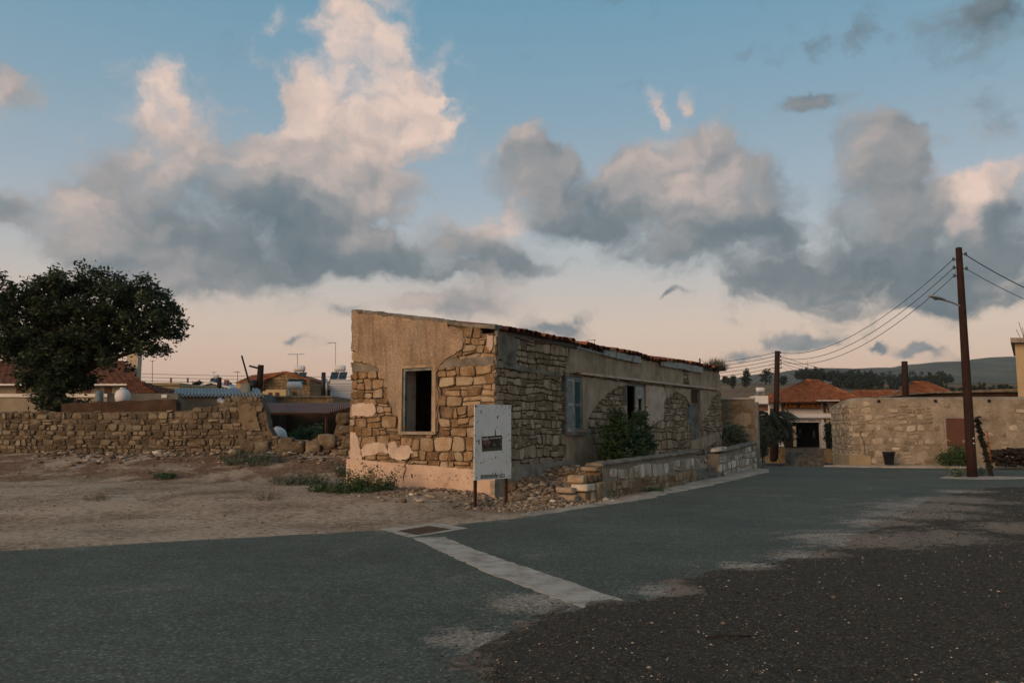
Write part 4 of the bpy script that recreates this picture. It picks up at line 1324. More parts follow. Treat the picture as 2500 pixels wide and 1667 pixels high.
on_board('footer_strip', [lerp2(st[0], st[3], .82), lerp2(st[1], st[2], .82), st[2], st[3]], .0145, .0165, flat('green_print', (.06, .075, .04), .6), card)
brot = Matrix((ax, Vector((0, 0, 1)), bn)).transposed().to_euler()
MT['print_white'] = flat('white_print', (.62, .63, .60), .6, bump=0)
MT['print_black'] = flat('black_print', (.02, .022, .024), .6, bump=0)
tilt = math.atan2(st[1][1] - st[0][1], st[1][0] - st[0][0])
def btext(name, body, a, b, size, mt, par, squash=1.0, tilt_=0.0, d=.018):
    o = text_mesh(name, body, size, MT[mt], par, mbd(a, b, d), (0, 0, 0), .0008, 'LEFT', squash)
    o.rotation_euler = (Matrix((ax, Vector((0, 0, 1)), bn)).transposed() @ Matrix.Rotation(tilt_, 3, 'Z')).to_euler()
    return o
a, b = lerp2(lerp2(st[0], st[3], .16), lerp2(st[1], st[2], .16), .03)
btext('title_lettering', 'Kouklia', a, b - .0, .088, 'print_white', board, .62, tilt)
a, b = lerp2(lerp2(st[0], st[3], .15), lerp2(st[1], st[2], .15), .39)
btext('title_lettering', 'Donkey & Animal Park', a, b, .052, 'print_white', board, .62, tilt)
# caption plate at the foot of the panel
lb = [pxb(1172.5, 1159), pxb(1231.5, 1156.5), pxb(1231.5, 1164.5), pxb(1172.5, 1168)]
plate = on_board('caption_plate', lb, .012, .0145, flat('slate_print', (.07, .085, .085), .6))
for i, (t0, t1, u0, u1) in enumerate(((.03, .64, .16, .44), (.04, .62, .58, .86), (.68, .81, .16, .62), (.85, .98, .18, .72), (.66, .82, .68, .88))):
    P4 = [lerp2(lerp2(lb[0], lb[3], u), lerp2(lb[1], lb[2], u), t) for (t, u) in ((t0, u0), (t1, u0), (t1, u1), (t0, u1))]
    on_board('caption_print', P4, .0145, .0165, flat('grey_print', (.22, .25, .245) if i < 2 else (.42, .45, .44), .6, scale=40), plate)

# ------------------------------------------------------------------ dry-stone field wall on the left
FWY = 24.5
MT['wall_render_dark'] = mat('earth_render', [(.13, .098, .062), (.21, .165, .11)], 3, .95, .6, 40)
fw = empty('field_wall', (0, FWY, 0), 0, 'long tumbledown dry stone wall left of the house', 'wall')
prof = [(-180, 1001), (60, 1000), (240, 1002), (430, 999), (500, 994), (536, 984), (556, 966), (600, 962), (640, 968), (648, 1002), (654, 1034), (664, 1060), (700, 1066), (758, 1074), (772, 1060), (818, 1060), (822, 1012), (900, 1008)]
pw = [(at(x, y, FWY).x, at(x, y, FWY).z) for x, y in prof]
def ptop(a):
    for (x0, z0), (x1, z1) in zip(pw, pw[1:]):
        if a <= x1:
            return z0 + (z1 - z0) * max(0, (a - x0)) / (x1 - x0)
    return pw[-1][1]
ml = lambda a, z, d: (a, FWY - d, z)
ml_l = lambda a, z, d: (a, -d, z)
m = MB()
xs_ = np.linspace(pw[0][0], pw[-1][0], 90)
for x0, x1 in zip(xs_, xs_[1:]):
    m.add([ml(x0, .4, -.0), ml(x1, .4, 0), ml(x1, .4, -.5), ml(x0, .4, -.5), ml(x0, ptop(x0) - .06, 0), ml(x1, ptop(x1) - .06, 0), ml(x1, ptop(x1) - .06, -.5), ml(x0, ptop(x0) - .06, -.5)],
          [(4, 5, 6, 7), (0, 1, 5, 4), (2, 3, 7, 6)])
m.build('wall_core', MT['mortar'], fw)
cf = []
for q in stone_cells(pw[0][0], pw[-1][0], .62, 2.9, .085, .21, .11, .36, 51, split=.30):
    cx = sum(p[0] for p in q) / 4
    t = min(ptop(q[0][0]), ptop(q[1][0]), ptop(cx))
    if sum(p[1] for p in q) / 4 < t - .03 and q[1][0] < pw[-1][0]:
        cf.append(q)
MT['stone_field'] = mat('field_wall_stone', [(.10, .080, .052), (.17, .138, .092), (.25, .21, .148)], 3.0, .94, .8, 34, rnd=.55, fine=.42, dist=.014, vary=pocked)
lay_stones(fw, cf, ml_l, MT['stone_field'], 52, limit=300, proud=(.0, .08), gap=.008, sq=5, back=-.1, inset=.88)
slab('render_patch', jag([(lambda v: (v.x, v.z))(at(x, y, FWY)) for x, y in [(580, 995), (600, 985), (622, 990), (630, 1020), (636, 1045), (610, 1052), (592, 1036), (586, 1012)]], .07, .03, 5), ml_l, -.02, .075, MT['wall_render_dark'], fw)
R = random.Random(15)
for (px, py, w, h) in ((608, 1092, .50, .42), (640, 1092, .48, .40), (690, 1094, .52, .40), (700, 1085, .42, .44), (726, 1090, .50, .36), (766, 1092, .48, .40), (800, 1076, .58, .42), (840, 1022, .48, .36), (846, 1050, .5, .3)):
    c = at(px, py, FWY)
    V, Fc, A_ = stone_shape([(c.x - w / 2, c.z - h / 2), (c.x + w / 2, c.z - h / 2), (c.x + w / 2, c.z + h / 2), (c.x - w / 2, c.z + h / 2)], ml_l, R, proud=(.10, .16), back=-.3, sq=5, inset=.86, lump=.06)
    mesh_obj('stone', V, Fc, MT['stone_field'], fw, True, local=True)
# short length of bent flue pipe resting on the wall top
p, q = at(534, 976, 24.7), at(566, 993, 24.6)
tag(MB().tube([p, p.lerp(q, .8), q + Vector((.06, 0, -.02))], [.085, .085, .06], 10).build('metal_pipe', MT['galv'], None, True), 'short shiny metal pipe leaning on the field wall', 'pipe')

# ------------------------------------------------------------------ the big dark tree
def limb(m, a, b, r0, r1, R, bend=.15, k=5):
    pts, rs = [], []
    L = (b - a).length
    off = Vector((R.uniform(-1, 1), R.uniform(-1, 1), R.uniform(0, 1))) * bend * L
    for i in range(k + 1):
        t = i / k
        pts.append(a.lerp(b, t) + off * math.sin(PI * t) * .5)
        rs.append(r0 + (r1 - r0) * t)
    m.tube(pts, rs, 8)

def make_tree(name, label, base, trunk_top, blobs, per, leaf, seed, material, group=None, trunk_r=.3, clump=.35, shell=.55, limbs=9, cat='tree', droop=0.0, long=1.0):
    R = random.Random(seed)
    t = empty(name, base, 0, label, cat, group)
    m = MB()
    limb(m, Vector(base) - Vector((0, 0, .2)), Vector(trunk_top), trunk_r, trunk_r * .7, R, .1)
    for i in range(limbs):
        c, r, _ = blobs[i % len(blobs)]
        e = Vector(c) + Vector((R.uniform(-.5, .5) * r[0], R.uniform(-.5, .5) * r[1], R.uniform(-.2, .6) * r[2]))
        limb(m, Vector(trunk_top) - Vector((0, 0, R.uniform(0, .3))), e, trunk_r * .45, trunk_r * .08, R, .2)
    m.build('trunk', MT['bark'], t, True)
    leaf_cloud('crown', material, t, blobs, per, leaf, seed + 1, shell, clump, droop, long)
    return t

TY = 29.5
def blob(px, py, rx, ry, n, Y=TY, dy=0.0, deep=1.6):
    c = at(px, py, Y + dy); s = Y / F_PX
    return (tuple(c), (rx * s, deep, ry * s), n)
big = [blob(-130, 760, 70, 60, 60), blob(-50, 735, 60, 40, 50), blob(15, 728, 45, 26, 36), blob(75, 722, 45, 28, 36), blob(130, 704, 42, 30, 36), blob(180, 705, 40, 28, 34), blob(232, 692, 34, 28, 30), blob(278, 722, 34, 24, 28), blob(320, 718, 32, 26, 26),
       blob(366, 712, 26, 22, 20), blob(385, 748, 34, 26, 26), blob(420, 778, 24, 20, 18), blob(395, 806, 36, 18, 22), blob(345, 785, 48, 30, 36), blob(290, 768, 50, 32, 40), blob(225, 755, 55, 36, 48), blob(160, 760, 60, 38, 54), blob(90, 770, 65, 40, 56), blob(20, 780, 60, 40, 48),
       blob(60, 830, 60, 36, 50), blob(130, 825, 65, 40, 60), blob(205, 815, 60, 36, 50), blob(265, 818, 40, 24, 26), blob(322, 826, 30, 16, 16), blob(375, 850, 30, 16, 16), blob(10, 850, 46, 30, 30), blob(-60, 830, 60, 50, 50),
       blob(120, 880, 55, 34, 48), blob(180, 875, 48, 32, 40), blob(232, 862, 30, 24, 18), blob(100, 925, 42, 34, 40), blob(155, 930, 46, 36, 46), blob(190, 925, 24, 26, 18), blob(130, 975, 40, 24, 30), blob(165, 985, 30, 18, 18), blob(225, 662, 10, 10, 4), blob(262, 668, 12, 8, 4),
       blob(12, 684, 10, 26, 7), blob(310, 690, 10, 12, 4), blob(150, 672, 14, 8, 5), blob(372, 684, 9, 9, 3), blob(285, 890, 24, 14, 8), blob(270, 850, 18, 14, 8)]
make_tree('large_tree', 'big dark broad-crowned tree behind the field wall at the left edge', tuple(at(135, 1010, TY)), at(135, 930, TY), [(c, r, max(3, int(k * .62))) for c, r, k in big], 64, .078, 61, MT['leaf'], trunk_r=.42, clump=.26, shell=.45, limbs=30, droop=.25, long=1.2)

# ------------------------------------------------------------------ village roofs behind the field wall
def xz(px, py, Y):
    v = at(px, py, Y)
    return v.x, v.z
def px_box(name, mat_, parent, px0, px1, py0, py1, Y, deep, fix=True):
    """box whose front face fills the given pixel box at distance Y"""
    x0, z1 = xz(px0, py0, Y); x1, z0 = xz(px1, py1, Y)
    return MB().box(x0, x1, Y, Y + deep, z0, z1).build(name, mat_, parent)
def px_poly(name, mat_, parent, pts, Y, deep):
    q = [xz(px, py, Y) for px, py in pts]
    return MB().prism(q, lambda a, b, d: (a, Y + d, b), 0, deep).build(name, mat_, parent)
def thing(name, label, cat, px, py, Y, group=None):
    return empty(name, at(px, py, Y), 0, label, cat, group)

def corrugated(name, mat_, parent, a, b, c, d, n, amp=.025):
    """sheet a-b (near edge) to d-c (far edge) with n waves along a-b"""
    a, b, c, d = map(Vector, (a, b, c, d))
    V, Fc = [], []
    N = n * 6
    for i in range(N + 1):
        t = i / N
        w = Vector((0, 0, amp * math.sin(2 * PI * n * t)))
        V += [a.lerp(b, t) + w, d.lerp(c, t) + w, a.lerp(b, t) + w - Vector((0, 0, .012)), d.lerp(c, t) + w - Vector((0, 0, .012))]
    for i in range(N):
        k = i * 4
        Fc += [(k, k + 4, k + 5, k + 1), (k + 2, k + 3, k + 7, k + 6), (k, k + 2, k + 6, k + 4)]
    return auto_smooth(MB().add(V, Fc).build(name, mat_, parent, fix=False), 60)

def tiled_slope(name, parent, a, b, c, d, rows=14, cols=30, mat_=None):
    """stepped tile courses on a roof plane: a-b eaves, d-c ridge"""
    a, b, c, d = map(Vector, (a, b, c, d))
    nrm = (b - a).cross(d - a).normalized()
    if nrm.z < 0: nrm = -nrm
    V, Fc = [], []
    for r in range(rows):
        t0, t1 = r / rows, (r + 1) / rows
        for i in range(cols + 1):
            s = i / cols
            w = .02 * math.cos(2 * PI * s * cols / 2)
            V += [a.lerp(b, s).lerp(d.lerp(c, s), t0) + nrm * (.045 + w), a.lerp(b, s).lerp(d.lerp(c, s), t1) + nrm * (.0 + w), a.lerp(b, s).lerp(d.lerp(c, s), t0) + nrm * (-.02 + w)]
        k0 = r * (cols + 1) * 3
        for i in range(cols):
            k = k0 + i * 3
            Fc += [(k, k + 3, k + 4, k + 1), (k + 2, k + 5, k + 3, k)]
    return MB().add(V, Fc).build(name, mat_ or MT['tile_far'], parent, fix=False)
MT['tile_far'] = mat('weathered_tile', [(.12, .046, .021), (.215, .082, .036), (.30, .13, .06)], 2.5, .92, .3, 12, fine=.4)
MT['tile_dark'] = mat('old_dark_tile', [(.06, .026, .015), (.11, .045, .024), (.16, .072, .04)], 2.5, .92, .3, 12, fine=.45)
MT['wall_cream'] = mat('cream_wall', [(.36, .31, .22), (.46, .40, .29)], 1.2, .9, .15, 20, fine=.12)
MT['wall_yellow'] = mat('yellow_wall', [(.40, .30, .16), (.50, .39, .23)], 1.2, .9, .15, 20, fine=.12)
MT['wall_grey'] = mat('grey_wall', [(.10, .105, .095), (.18, .18, .16)], 1.8, .95, .3, 25)
MT['wall_white'] = mat('white_wall', [(.55, .54, .53), (.66, .65, .64)], 1.2, .85, .1, 20, fine=.08)
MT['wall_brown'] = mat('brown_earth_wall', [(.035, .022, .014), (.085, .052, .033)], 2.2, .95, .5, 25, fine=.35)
MT['wall_rubble'] = mat('rubble_wall', [(.10, .07, .035), (.21, .15, .08), (.29, .225, .135)], 7, .95, .6, 18, fine=.4)
MT['zinc'] = mat('grey_corrugated_sheet', [(.22, .24, .24), (.36, .385, .385)], 3, .6, .1, 20)
MT['red_sheet'] = mat('red_brown_sheet', [(.13, .068, .052), (.20, .11, .088)], 2, .7, .1, 20)
MT['glass_dark'] = flat('solar_glass', (.018, .035, .045), .15, spec=.6, bump=0)
MT['brown_wood'] = flat('brown_shutter', (.09, .04, .02), .7)
MT['tank_white'] = mat('white_tank', [(.50, .51, .51), (.62, .63, .63)], 2, .5, .05, 20, fine=.08)

MT['wall_dull'] = mat('dull_beige_wall', [(.19, .165, .12), (.27, .24, .18)], 1.2, .9, .2, 20, fine=.2)
# long tiled house behind the tree
h = thing('tiled_house', 'low house with red tiled roof half hidden behind the dark tree', 'house', 130, 1000, 40)
px_box('wall', MT['wall_dull'], h, -160, 345, 940, 1010, 40, 6)
px_box('wall_band', MT['white_paint'], h, -160, 330, 961, 969, 39.9, .095)
e0, e1 = at(-170, 936, 39.5), at(350, 936, 39.5)
r0, r1 = at(-120, 880, 43.5), at(300, 880, 43.5)
tiled_slope('roof', h, e0, e1, r1, r0, 12, 60, MT['tile_dark'])
MB().box(e0.x, e1.x, 39.45, 39.55, e0.z - .1, e0.z - .02).build('eaves_board', MT['white_paint'], h)
for px in (40, 205, 255):
    w = px_box('window', MT['brown_wood'], h, px, px + 16, 944, 960, 39.97, .028)
# slim pale tower with a terracotta pot beside the tree
h = thing('chimney_tower', 'slim pale masonry tower with orange pot showing beside the tree crown', 'tower', 320, 1000, 43)
px_box('shaft', MT['wall_cream'], h, 311, 331, 846, 1000, 43, .45)
px_box('cap', MT['concrete'], h, 308, 334, 838, 846, 42.95, .55)
c = at(317, 856, 42.7)
MB().lathe(c, [(.05, -.12), (.13, -.09), (.16, .0), (.13, .09), (.05, .12)], 12).build('terracotta_pot', flat('orange_terracotta', (.42, .11, .04), .7), h, True)
# low hipped roof in front of it
h = thing('small_tiled_roof', 'small red hipped tile roof beside the yellow flat building', 'house', 345, 1000, 38)
px_box('wall', MT['wall_grey'], h, 312, 372, 957, 1002, 38.3, 3)
a, b = at(306, 958, 38), at(378, 958, 38); c, d = at(330, 929, 40), at(312, 929, 40)
tiled_slope('roof', h, a, b, c, d, 8, 14, MT['tile_dark'])
tiled_slope('roof_side', h, b, b + Vector((0, 4, 0)), c + Vector((0, .4, 0)), c, 8, 10, MT['tile_dark'])
# yellow flat-roofed building
h = thing('yellow_building', 'small yellow flat-roofed building above the field wall', 'building', 390, 1000, 48)
px_box('wall', MT['wall_yellow'], h, 345, 436, 938, 1000, 48, 6)
px_box('parapet', MT['wall_yellow'], h, 342, 438, 934, 940, 47.9, 6.2)
w = px_box('window', MT['black'], h, 361, 368, 938, 948, 47.96, .03)
for px in (415, 456):
    px_box('roof_stub', MT['concrete_dark'], h, px, px + 3, 922, 934, 49, .1)
# brown wall in front, tank and barrel standing on it
h = thing('brown_yard_wall', 'dark brown earth wall running just behind the field wall', 'wall', 300, 1000, 27.5)
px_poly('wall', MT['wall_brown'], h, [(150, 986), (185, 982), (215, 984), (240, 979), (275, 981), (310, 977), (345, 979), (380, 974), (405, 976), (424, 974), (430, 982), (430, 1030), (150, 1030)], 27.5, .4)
h = thing('grey_yard_wall', 'plain grey rendered wall behind the white round tank', 'wall', 370, 1000, 30)
px_box('wall', MT['wall_grey'], h, 262, 432, 960, 1020, 30, .3)
px_box('meter_box', MT['white_paint'], h, 394, 407, 963, 971, 29.95, .045)
c = at(299, 975, 28.2)
t = empty('round_tank', c, 0, 'white round water tank with a neck above the brown wall', 'tank')
k = 36 * 28.2 / F_PX / 2
MB().lathe(c, [(k * .8, -.1), (k * .95, .03), (k, .12), (k * .95, .21), (k * .78, .30), (k * .5, .355), (k * .33, .36), (k * .33, .39), (.01, .395)], 24).build('body', MT['tank_white'], t, True)
MB().lathe(c + Vector((0, 0, .385)), [(k * .40, 0), (k * .40, .03), (.02, .035)], 16).build('lid', MT['tank_white'], t)
c = at(242, 979, 27.9)
t = empty('blue_barrel', c, 0, 'faded blue plastic barrel standing on the brown wall', 'barrel')
k = 18 * 27.9 / F_PX / 2
MB().lathe(c, [(k, -.08), (k * 1.05, .05), (k, .1), (k * 1.05, .18), (k, .25), (k * .95, .33), (k * .6, .36)], 16).build('body', flat('faded_blue', (.13, .19, .21), .6), t, True)
MB().lathe(c + Vector((0, 0, .36)), [(k * .5, 0), (k * .5, .03), (.02, .035)], 12).build('lid', flat('barrel_lid', (.09, .13, .14), .6), t)
# shed with grey corrugated roof
h = thing('corrugated_shed', 'grey shed with wavy corrugated roof above the field wall', 'shed', 530, 1010, 32)
px_box('wall', MT['wall_grey'], h, 428, 640, 962, 1030, 32.1, 4)
corrugated('roof', MT['zinc'], h, at(424, 966, 31.8), at(644, 967, 31.8), at(632, 948, 34.6), at(428, 948, 34.6), 26, .035)
px_box('vent_block', MT['wall_cream'], h, 588, 604, 935, 962, 33, .3)
# gabled house further off
h = thing('gabled_house', 'distant grey house with pale verge boards and shallow gable', 'house', 510, 1000, 62)
px_poly('wall', MT['wall_grey'], h, [(456, 948), (515, 933), (560, 945), (560, 1000), (456, 1000)], 62, 7)
for p, q in (((452, 949), (515, 931)), ((515, 931), (564, 946))):
    a, b = at(*p, 61.8), at(*q, 61.8)
    MB().add([a, b, b + Vector((0, 7.4, 0)), a + Vector((0, 7.4, 0)), a - Vector((0, 0, .12)), b - Vector((0, 0, .12)), b + Vector((0, 7.4, -.12)), a + Vector((0, 7.4, -.12))], [(0, 1, 2, 3), (4, 7, 6, 5), (0, 4, 5, 1), (1, 5, 6, 2), (2, 6, 7, 3), (3, 7, 4, 0)]).build('roof', MT['wall_white'], h)
px_box('chimney', MT['red_sheet'], h, 547, 554, 927, 945, 63, .5)
px_box('window', MT['black'], h, 522, 532, 950, 956, 61.96, .03)
# stone and yellow house with tiled roof
h = thing('stone_gable_house', 'rubble stone house with red tile slope and yellow lower wall', 'house', 670, 1000, 46)
px_poly('gable_wall', MT['wall_rubble'], h, [(634, 950), (634, 926), (690, 909), (722, 914), (756, 928), (756, 1000), (634, 1000)], 46, 6)
px_box('yellow_wall', MT['wall_yellow'], h, 577, 636, 934, 1000, 45.6, 5)
px_box('yellow_annex', MT['wall_yellow'], h, 638, 697, 951, 1000, 44.6, 1.3)
a, b = at(575, 935, 45.3), at(645, 930, 45.3); c, d = at(690, 908, 47), at(618, 916, 49)
tiled_slope('roof', h, a, b, c, d, 9, 18)
px_poly('verge', MT['tile_far'], h, [(640, 925), (690, 906), (700, 906), (758, 927), (756, 930), (692, 910), (642, 929)], 45.9, 6.3)
for px in (655, 672):
    px_box('window', MT['brown_wood'], h, px, px + 8, 958, 966, 44.55, .045)
# white flat-roofed house
h = thing('white_flat_house', 'white flat-roofed house with brown doors near the ruin', 'house', 810, 1000, 50)
px_box('wall', MT['wall_white'], h, 756, 812, 933, 1000, 50, 6)
px_box('tall_wall', MT['wall_white'], h, 806, 905, 926, 1000, 49.7, 7)
px_box('roof_edge', MT['wall_grey'], h, 754, 812, 930.5, 933, 49.9, 6)
for (a, b, c, d) in ((766, 775, 952, 968), (790, 806, 951, 968)):
    o = px_box('door', MT['brown_wood'], h, a, b, c, d, 49.66, .03)
# outbuilding with parapet and red-brown sheet roof in front
h = thing('parapet_outbuilding', 'low grey parapet building behind the red-brown sheet roof', 'building', 730, 1010, 34)
px_box('wall', MT['wall_rubble'], h, 645, 812, 968, 1030, 34, 4)
px_box('parapet', MT['concrete_dark'], h, 655, 810, 966, 970, 33.9, 4)
h = thing('open_sided_shed', 'open shed with red-brown corrugated roof and dark interior', 'shed', 740, 1075, 30)
corrugated('roof', MT['red_sheet'], h, at(634, 1006, 28.6), at(803, 1007, 28.6), at(806, 983, 31.5), at(652, 983, 31.5), 34, .02)
corrugated('roof_wing', MT['red_sheet'], h, at(803, 1007, 28.6), at(868, 990, 30.6), at(862, 982, 33), at(806, 983, 31.5), 12, .02)
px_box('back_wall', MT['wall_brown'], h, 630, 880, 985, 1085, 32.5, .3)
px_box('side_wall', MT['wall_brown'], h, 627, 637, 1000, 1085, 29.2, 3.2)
for px in (654, 797, 850):
    a = at(px, 1012, 28.9); MB().tube([Vector((a.x, a.y, .7)), a], .05, 6).build('post', MT['rust'], h)
px_box('eaves_beam', MT['brown_wood'], h, 640, 800, 1009, 1012, 28.75, .12)
c = at(678, 1066, 26.6)
t = empty('white_dome_tank', c, 0, 'pale domed tank lying under the open shed behind the low stones', 'tank')
k = 23 * 26.6 / F_PX
MB().lathe(c + Vector((0, 0, -.15)), [(k, 0), (k, .15), (k * .92, .27), (k * .72, .38), (k * .4, .45), (.02, .47)], 20).build('body', MT['tank_white'], t, True)
MB().lathe(c + Vector((0, 0, .31)), [(.09, 0), (.09, .03), (.01, .035)], 12).build('cap', MT['tank_white'], t)
make_tree('shed_bush', 'dense green bush in front of the open shed', tuple(at(757, 1085, 26.4)), at(757, 1060, 26.4), [blob(757, 1056, 34, 22, 40, 26.4, deep=.5), blob(735, 1066, 26, 14, 20, 26.4, deep=.4), blob(780, 1064, 20, 14, 16, 26.4, deep=.4)], 26, .045, 71, MT['leaf_mid'], trunk_r=.05, clump=.14, limbs=5, cat='bush')

# solar water heaters: tank on a frame over a tilted panel
def solar(px, pyt, Y, w, label, panel=True, lift=.75, name='solar_water_heater'):
    """px, pyt: centre of the tank; w: tank length in pixels"""
    c = at(px, pyt, Y)
    L = w * Y / F_PX; r = L * .27
    base = c - Vector((0, 0, lift + r))
    t = empty(name, base, 0, label, 'water heater', 'solar water heaters on the roofs')
    MB().lathe(c, [(r * .1, -L / 2), (r * .8, -L * .49), (r, -L * .44), (r, L * .44), (r * .8, L * .49), (r * .1, L / 2)], 16, 'x').build('tank', MT['tank_white'], t, True)
    m = MB()
    for sx_ in (-.36, .36):
        m.tube([base + Vector((sx_ * L, -.1, 0)), c + Vector((sx_ * L, -.05, -r * .9))], .022, 5)
        m.tube([base + Vector((sx_ * L, .35, 0)), c + Vector((sx_ * L, .1, -r * .9))], .022, 5)
    m.build('stand', MT['galv'], t)
    if panel:
        for k in (-1, 1):
            x0, x1 = c.x + (.02 if k > 0 else -L * .72), c.x + (L * .72 if k > 0 else -.02)
            z0, z1 = base.z + .05, c.z - r * 1.25
            MB().add([(x0, c.y - .75, z0), (x1, c.y - .75, z0), (x1, c.y - .1, z1), (x0, c.y - .1, z1), (x0, c.y - .72, z0 - .05), (x1, c.y - .72, z0 - .05), (x1, c.y - .07, z1 - .05), (x0, c.y - .07, z1 - .05)],
                     [(0, 1, 2, 3), (4, 7, 6, 5), (0, 4, 5, 1), (1, 5, 6, 2), (2, 6, 7, 3), (3, 7, 4, 0)]).build('solar_panel', MT['glass_dark'], t)
    return t
solar(731, 900, 46.5, 27, 'white solar water heater on the stone gable house below an aerial')
solar(719, 941, 36, 35, 'large white water tank on a stand above the parapet building', panel=False, lift=.45)
solar(830, 899, 50.5, 27, 'white solar water heater on the white flat-roofed house')
solar(527, 918, 63, 14, 'small distant solar water heater on the gabled house')
c = at(719, 960, 36)
# aerials
def aerial(px, py0, py1, Y, boom, label, side=-.3, elems=6):
    b, t = at(px, py1, Y), at(px, py0, Y)
    h = empty('television_aerial', b, 0, label, 'aerial', 'television aerials on the roofs')
    MB().tube([b, t], .022, 6).build('mast', MT['galv'], h)
    L = boom * Y / F_PX
    MB().tube([t + Vector((L * side - L / 2, 0, -.03)), t + Vector((L * side + L / 2, 0, .0))], .016, 5).build('boom', MT['galv'], h)
    for i in range(elems):
        p = t + Vector((L * side - L / 2 + L * i / (elems - 1), 0, -.02))
        MB().tube([p + Vector((0, -.22, 0)), p + Vector((0, .22, 0))], .009, 4).build('element', MT['galv'], h)
    return h
aerial(726, 864, 898, 46.8, 38, 'tall aerial with long boom above the stone gable house', -.1)
aerial(819, 836, 893, 50.5, 19, 'tallest aerial on the white flat-roofed house', -.45)
aerial(580, 907, 938, 47, 12, 'small aerial left of the leaning pole', -.2, 4)
aerial(522, 908, 916, 63.3, 8, 'tiny aerial over the distant gabled house', 0, 3)
aerial(372, 880, 936, 49, 6, 'thin bare aerial mast behind the yellow building', 0, 3)
# poles
def pole(name, label, px0, py0, px1, py1, Y, r, mat_='pole_wood', group=None, cat='pole'):
    b, t = at(px0, py0, Y), at(px1, py1, Y)
    h = empty(name, b, 0, label, cat, group)
    MB().tube([b, t], [r * 1.15, r], 9).build('shaft', MT[mat_], h, True)
    return h, b, t
pole('leaning_pole', 'thin pole leaning steeply above the corrugated shed', 618, 968, 590, 868, 33.5, .035, 'dark_metal')
h, b, t = pole('utility_pole', 'short dark utility pole with cross arm beside the leaning pole', 632, 960, 637, 891, 40, .15)
MB().tube([t + Vector((-.55, -.1, -.05)), t + Vector((.12, -.1, -.22))], .05, 5).build('cross_arm', MT['pole_wood'], h)
MB().lathe(t + Vector((-.3, -.15, -1.15)), [(.12, 0), (.2, .1), (.2, .35), (.08, .4)], 10).build('transformer', MT['dark_metal'], h)
MB().tube([t + Vector((-.7, -.1, -1.2)), t + Vector((.3, -.1, -1.25))], .07, 5).build('lower_arm', MT['pole_wood'], h)
pole('black_post', 'dark square post in front of the white flat house', 789, 968, 790, 909, 45, .12, 'dark_metal')
pole('thin_post', 'thin grey post beside the dark square post', 797, 968, 797, 924, 45.5, .05, 'galv')
pole('village_pole', 'far wooden pole rising from the gabled house roof', 535, 956, 536, 921, 55, .14)
make_tree('village_tree', 'small dark round tree behind the gabled house', tuple(at(562, 960, 66)), at(562, 948, 66), [blob(562, 944, 11, 9, 12, 66, deep=.6), blob(485, 938, 12, 5, 8, 66, deep=.5)], 20, .13, 81, MT['leaf_pine'], trunk_r=.08, clump=.22, limbs=3)

# ------------------------------------------------------------------ right side of the lane
def lane_z(x, y):
    return fall(x, y) - .02
# stone boundary wall closing the yard at the far end of the house
ew = empty('yard_end_wall', at(1800, 1090, 31.2), 0, 'ochre stone yard wall joining the far end of the ruined house', 'wall')
ea, eb = at(1740, 1080, 31.6), at(1844, 1080, 31.0)
edir = (eb - ea); edir.z = 0; EL = edir.length; edir.normalize(); en = Vector((edir.y, -edir.x, 0))
me_ = lambda a, z, d: tuple(Vector((ea.x, ea.y, 0)) + edir * a + en * d + Vector((0, 0, z)) - Vector(ew.location))
ztop_e = at(1800, 975, 31.2).z
MB().prism([(-.5, -.2), (EL, -.4), (EL, ztop_e), (-.5, ztop_e)], me_, -.35, 0).build('wall_core', MT['mortar_pale'], ew, local=True)
MB().prism([(-.5, ztop_e + .003), (EL + .02, ztop_e + .003), (EL + .02, ztop_e + .07), (-.5, ztop_e + .07)], me_, -.37, .05).build('coping', MT['stone_pale'], ew, local=True)
MT['stone_ochre'] = mat('ochre_stone', [(.20, .145, .075), (.30, .225, .125), (.36, .285, .175)], 3, .94, .5, 34, rnd=.5, fine=.3)
ce = [q for q in stone_cells(0, EL, .5, ztop_e, .14, .24, .18, .4, 55) if max(p[1] for p in q) < ztop_e and q[1][0] < EL + .02]
lay_stones(ew, ce, me_, MT['stone_ochre'], 56, proud=(.0, .035), gap=.008)
MB().prism([(EL + .003, -.6), (EL + .13, -.6), (EL + .13, ztop_e - .1), (EL + .003, ztop_e - .1)], me_, -.5, .06).build('end_render', MT['concrete'], ew, local=True)
slab('render_patch', jag([(EL - .75, 1.62), (EL - .35, 1.55), (EL - .1, 1.75), (EL - .15, 2.05), (EL - .45, 2.1), (EL - .8, 1.85)], .1, .03, 3), me_, -.01, .05, MT['render'], ew)

# long stone wall right of the lane, its near end rounded
WY = 31.6
path = [at(2034, 1100, 38.5), at(2040, 1100, 36.0), at(2052, 1100, 34.0), at(2078, 1100, 32.6), at(2120, 1100, 31.9), at(2200, 1100, 31.6), at(2330, 1100, 31.4), at(2500, 1100, 31.2), at(2900, 1100, 30.8)]
path = [Vector((p.x, p.y, 0)) for p in path]
cum = [0.0]
for p, q in zip(path, path[1:]):
    cum.append(cum[-1] + (q - p).length)
def along(a):
    a = max(0, min(cum[-1] - 1e-4, a))
    for i in range(len(path) - 1):
        if a <= cum[i + 1]:
            t = (a - cum[i]) / (cum[i + 1] - cum[i])
            p = path[i].lerp(path[i + 1], t)
            d0 = (path[i + 1] - path[i]).normalized()
            d1 = (path[min(i + 2, len(path) - 1)] - path[i + 1]).normalized() if i + 2 < len(path) else d0
            dp = (path[i] - path[max(0, i - 1)]).normalized() if i else d0
            d = (dp.lerp(d0, .5 + t * .5) if t < .5 else d0.lerp(d1, (t - .5))).normalized()
            return p, Vector((d.y, -d.x, 0))
rw = empty('lane_stone_wall', path[4], 0, 'tall pale stone wall with rounded end on the right of the lane', 'wall')
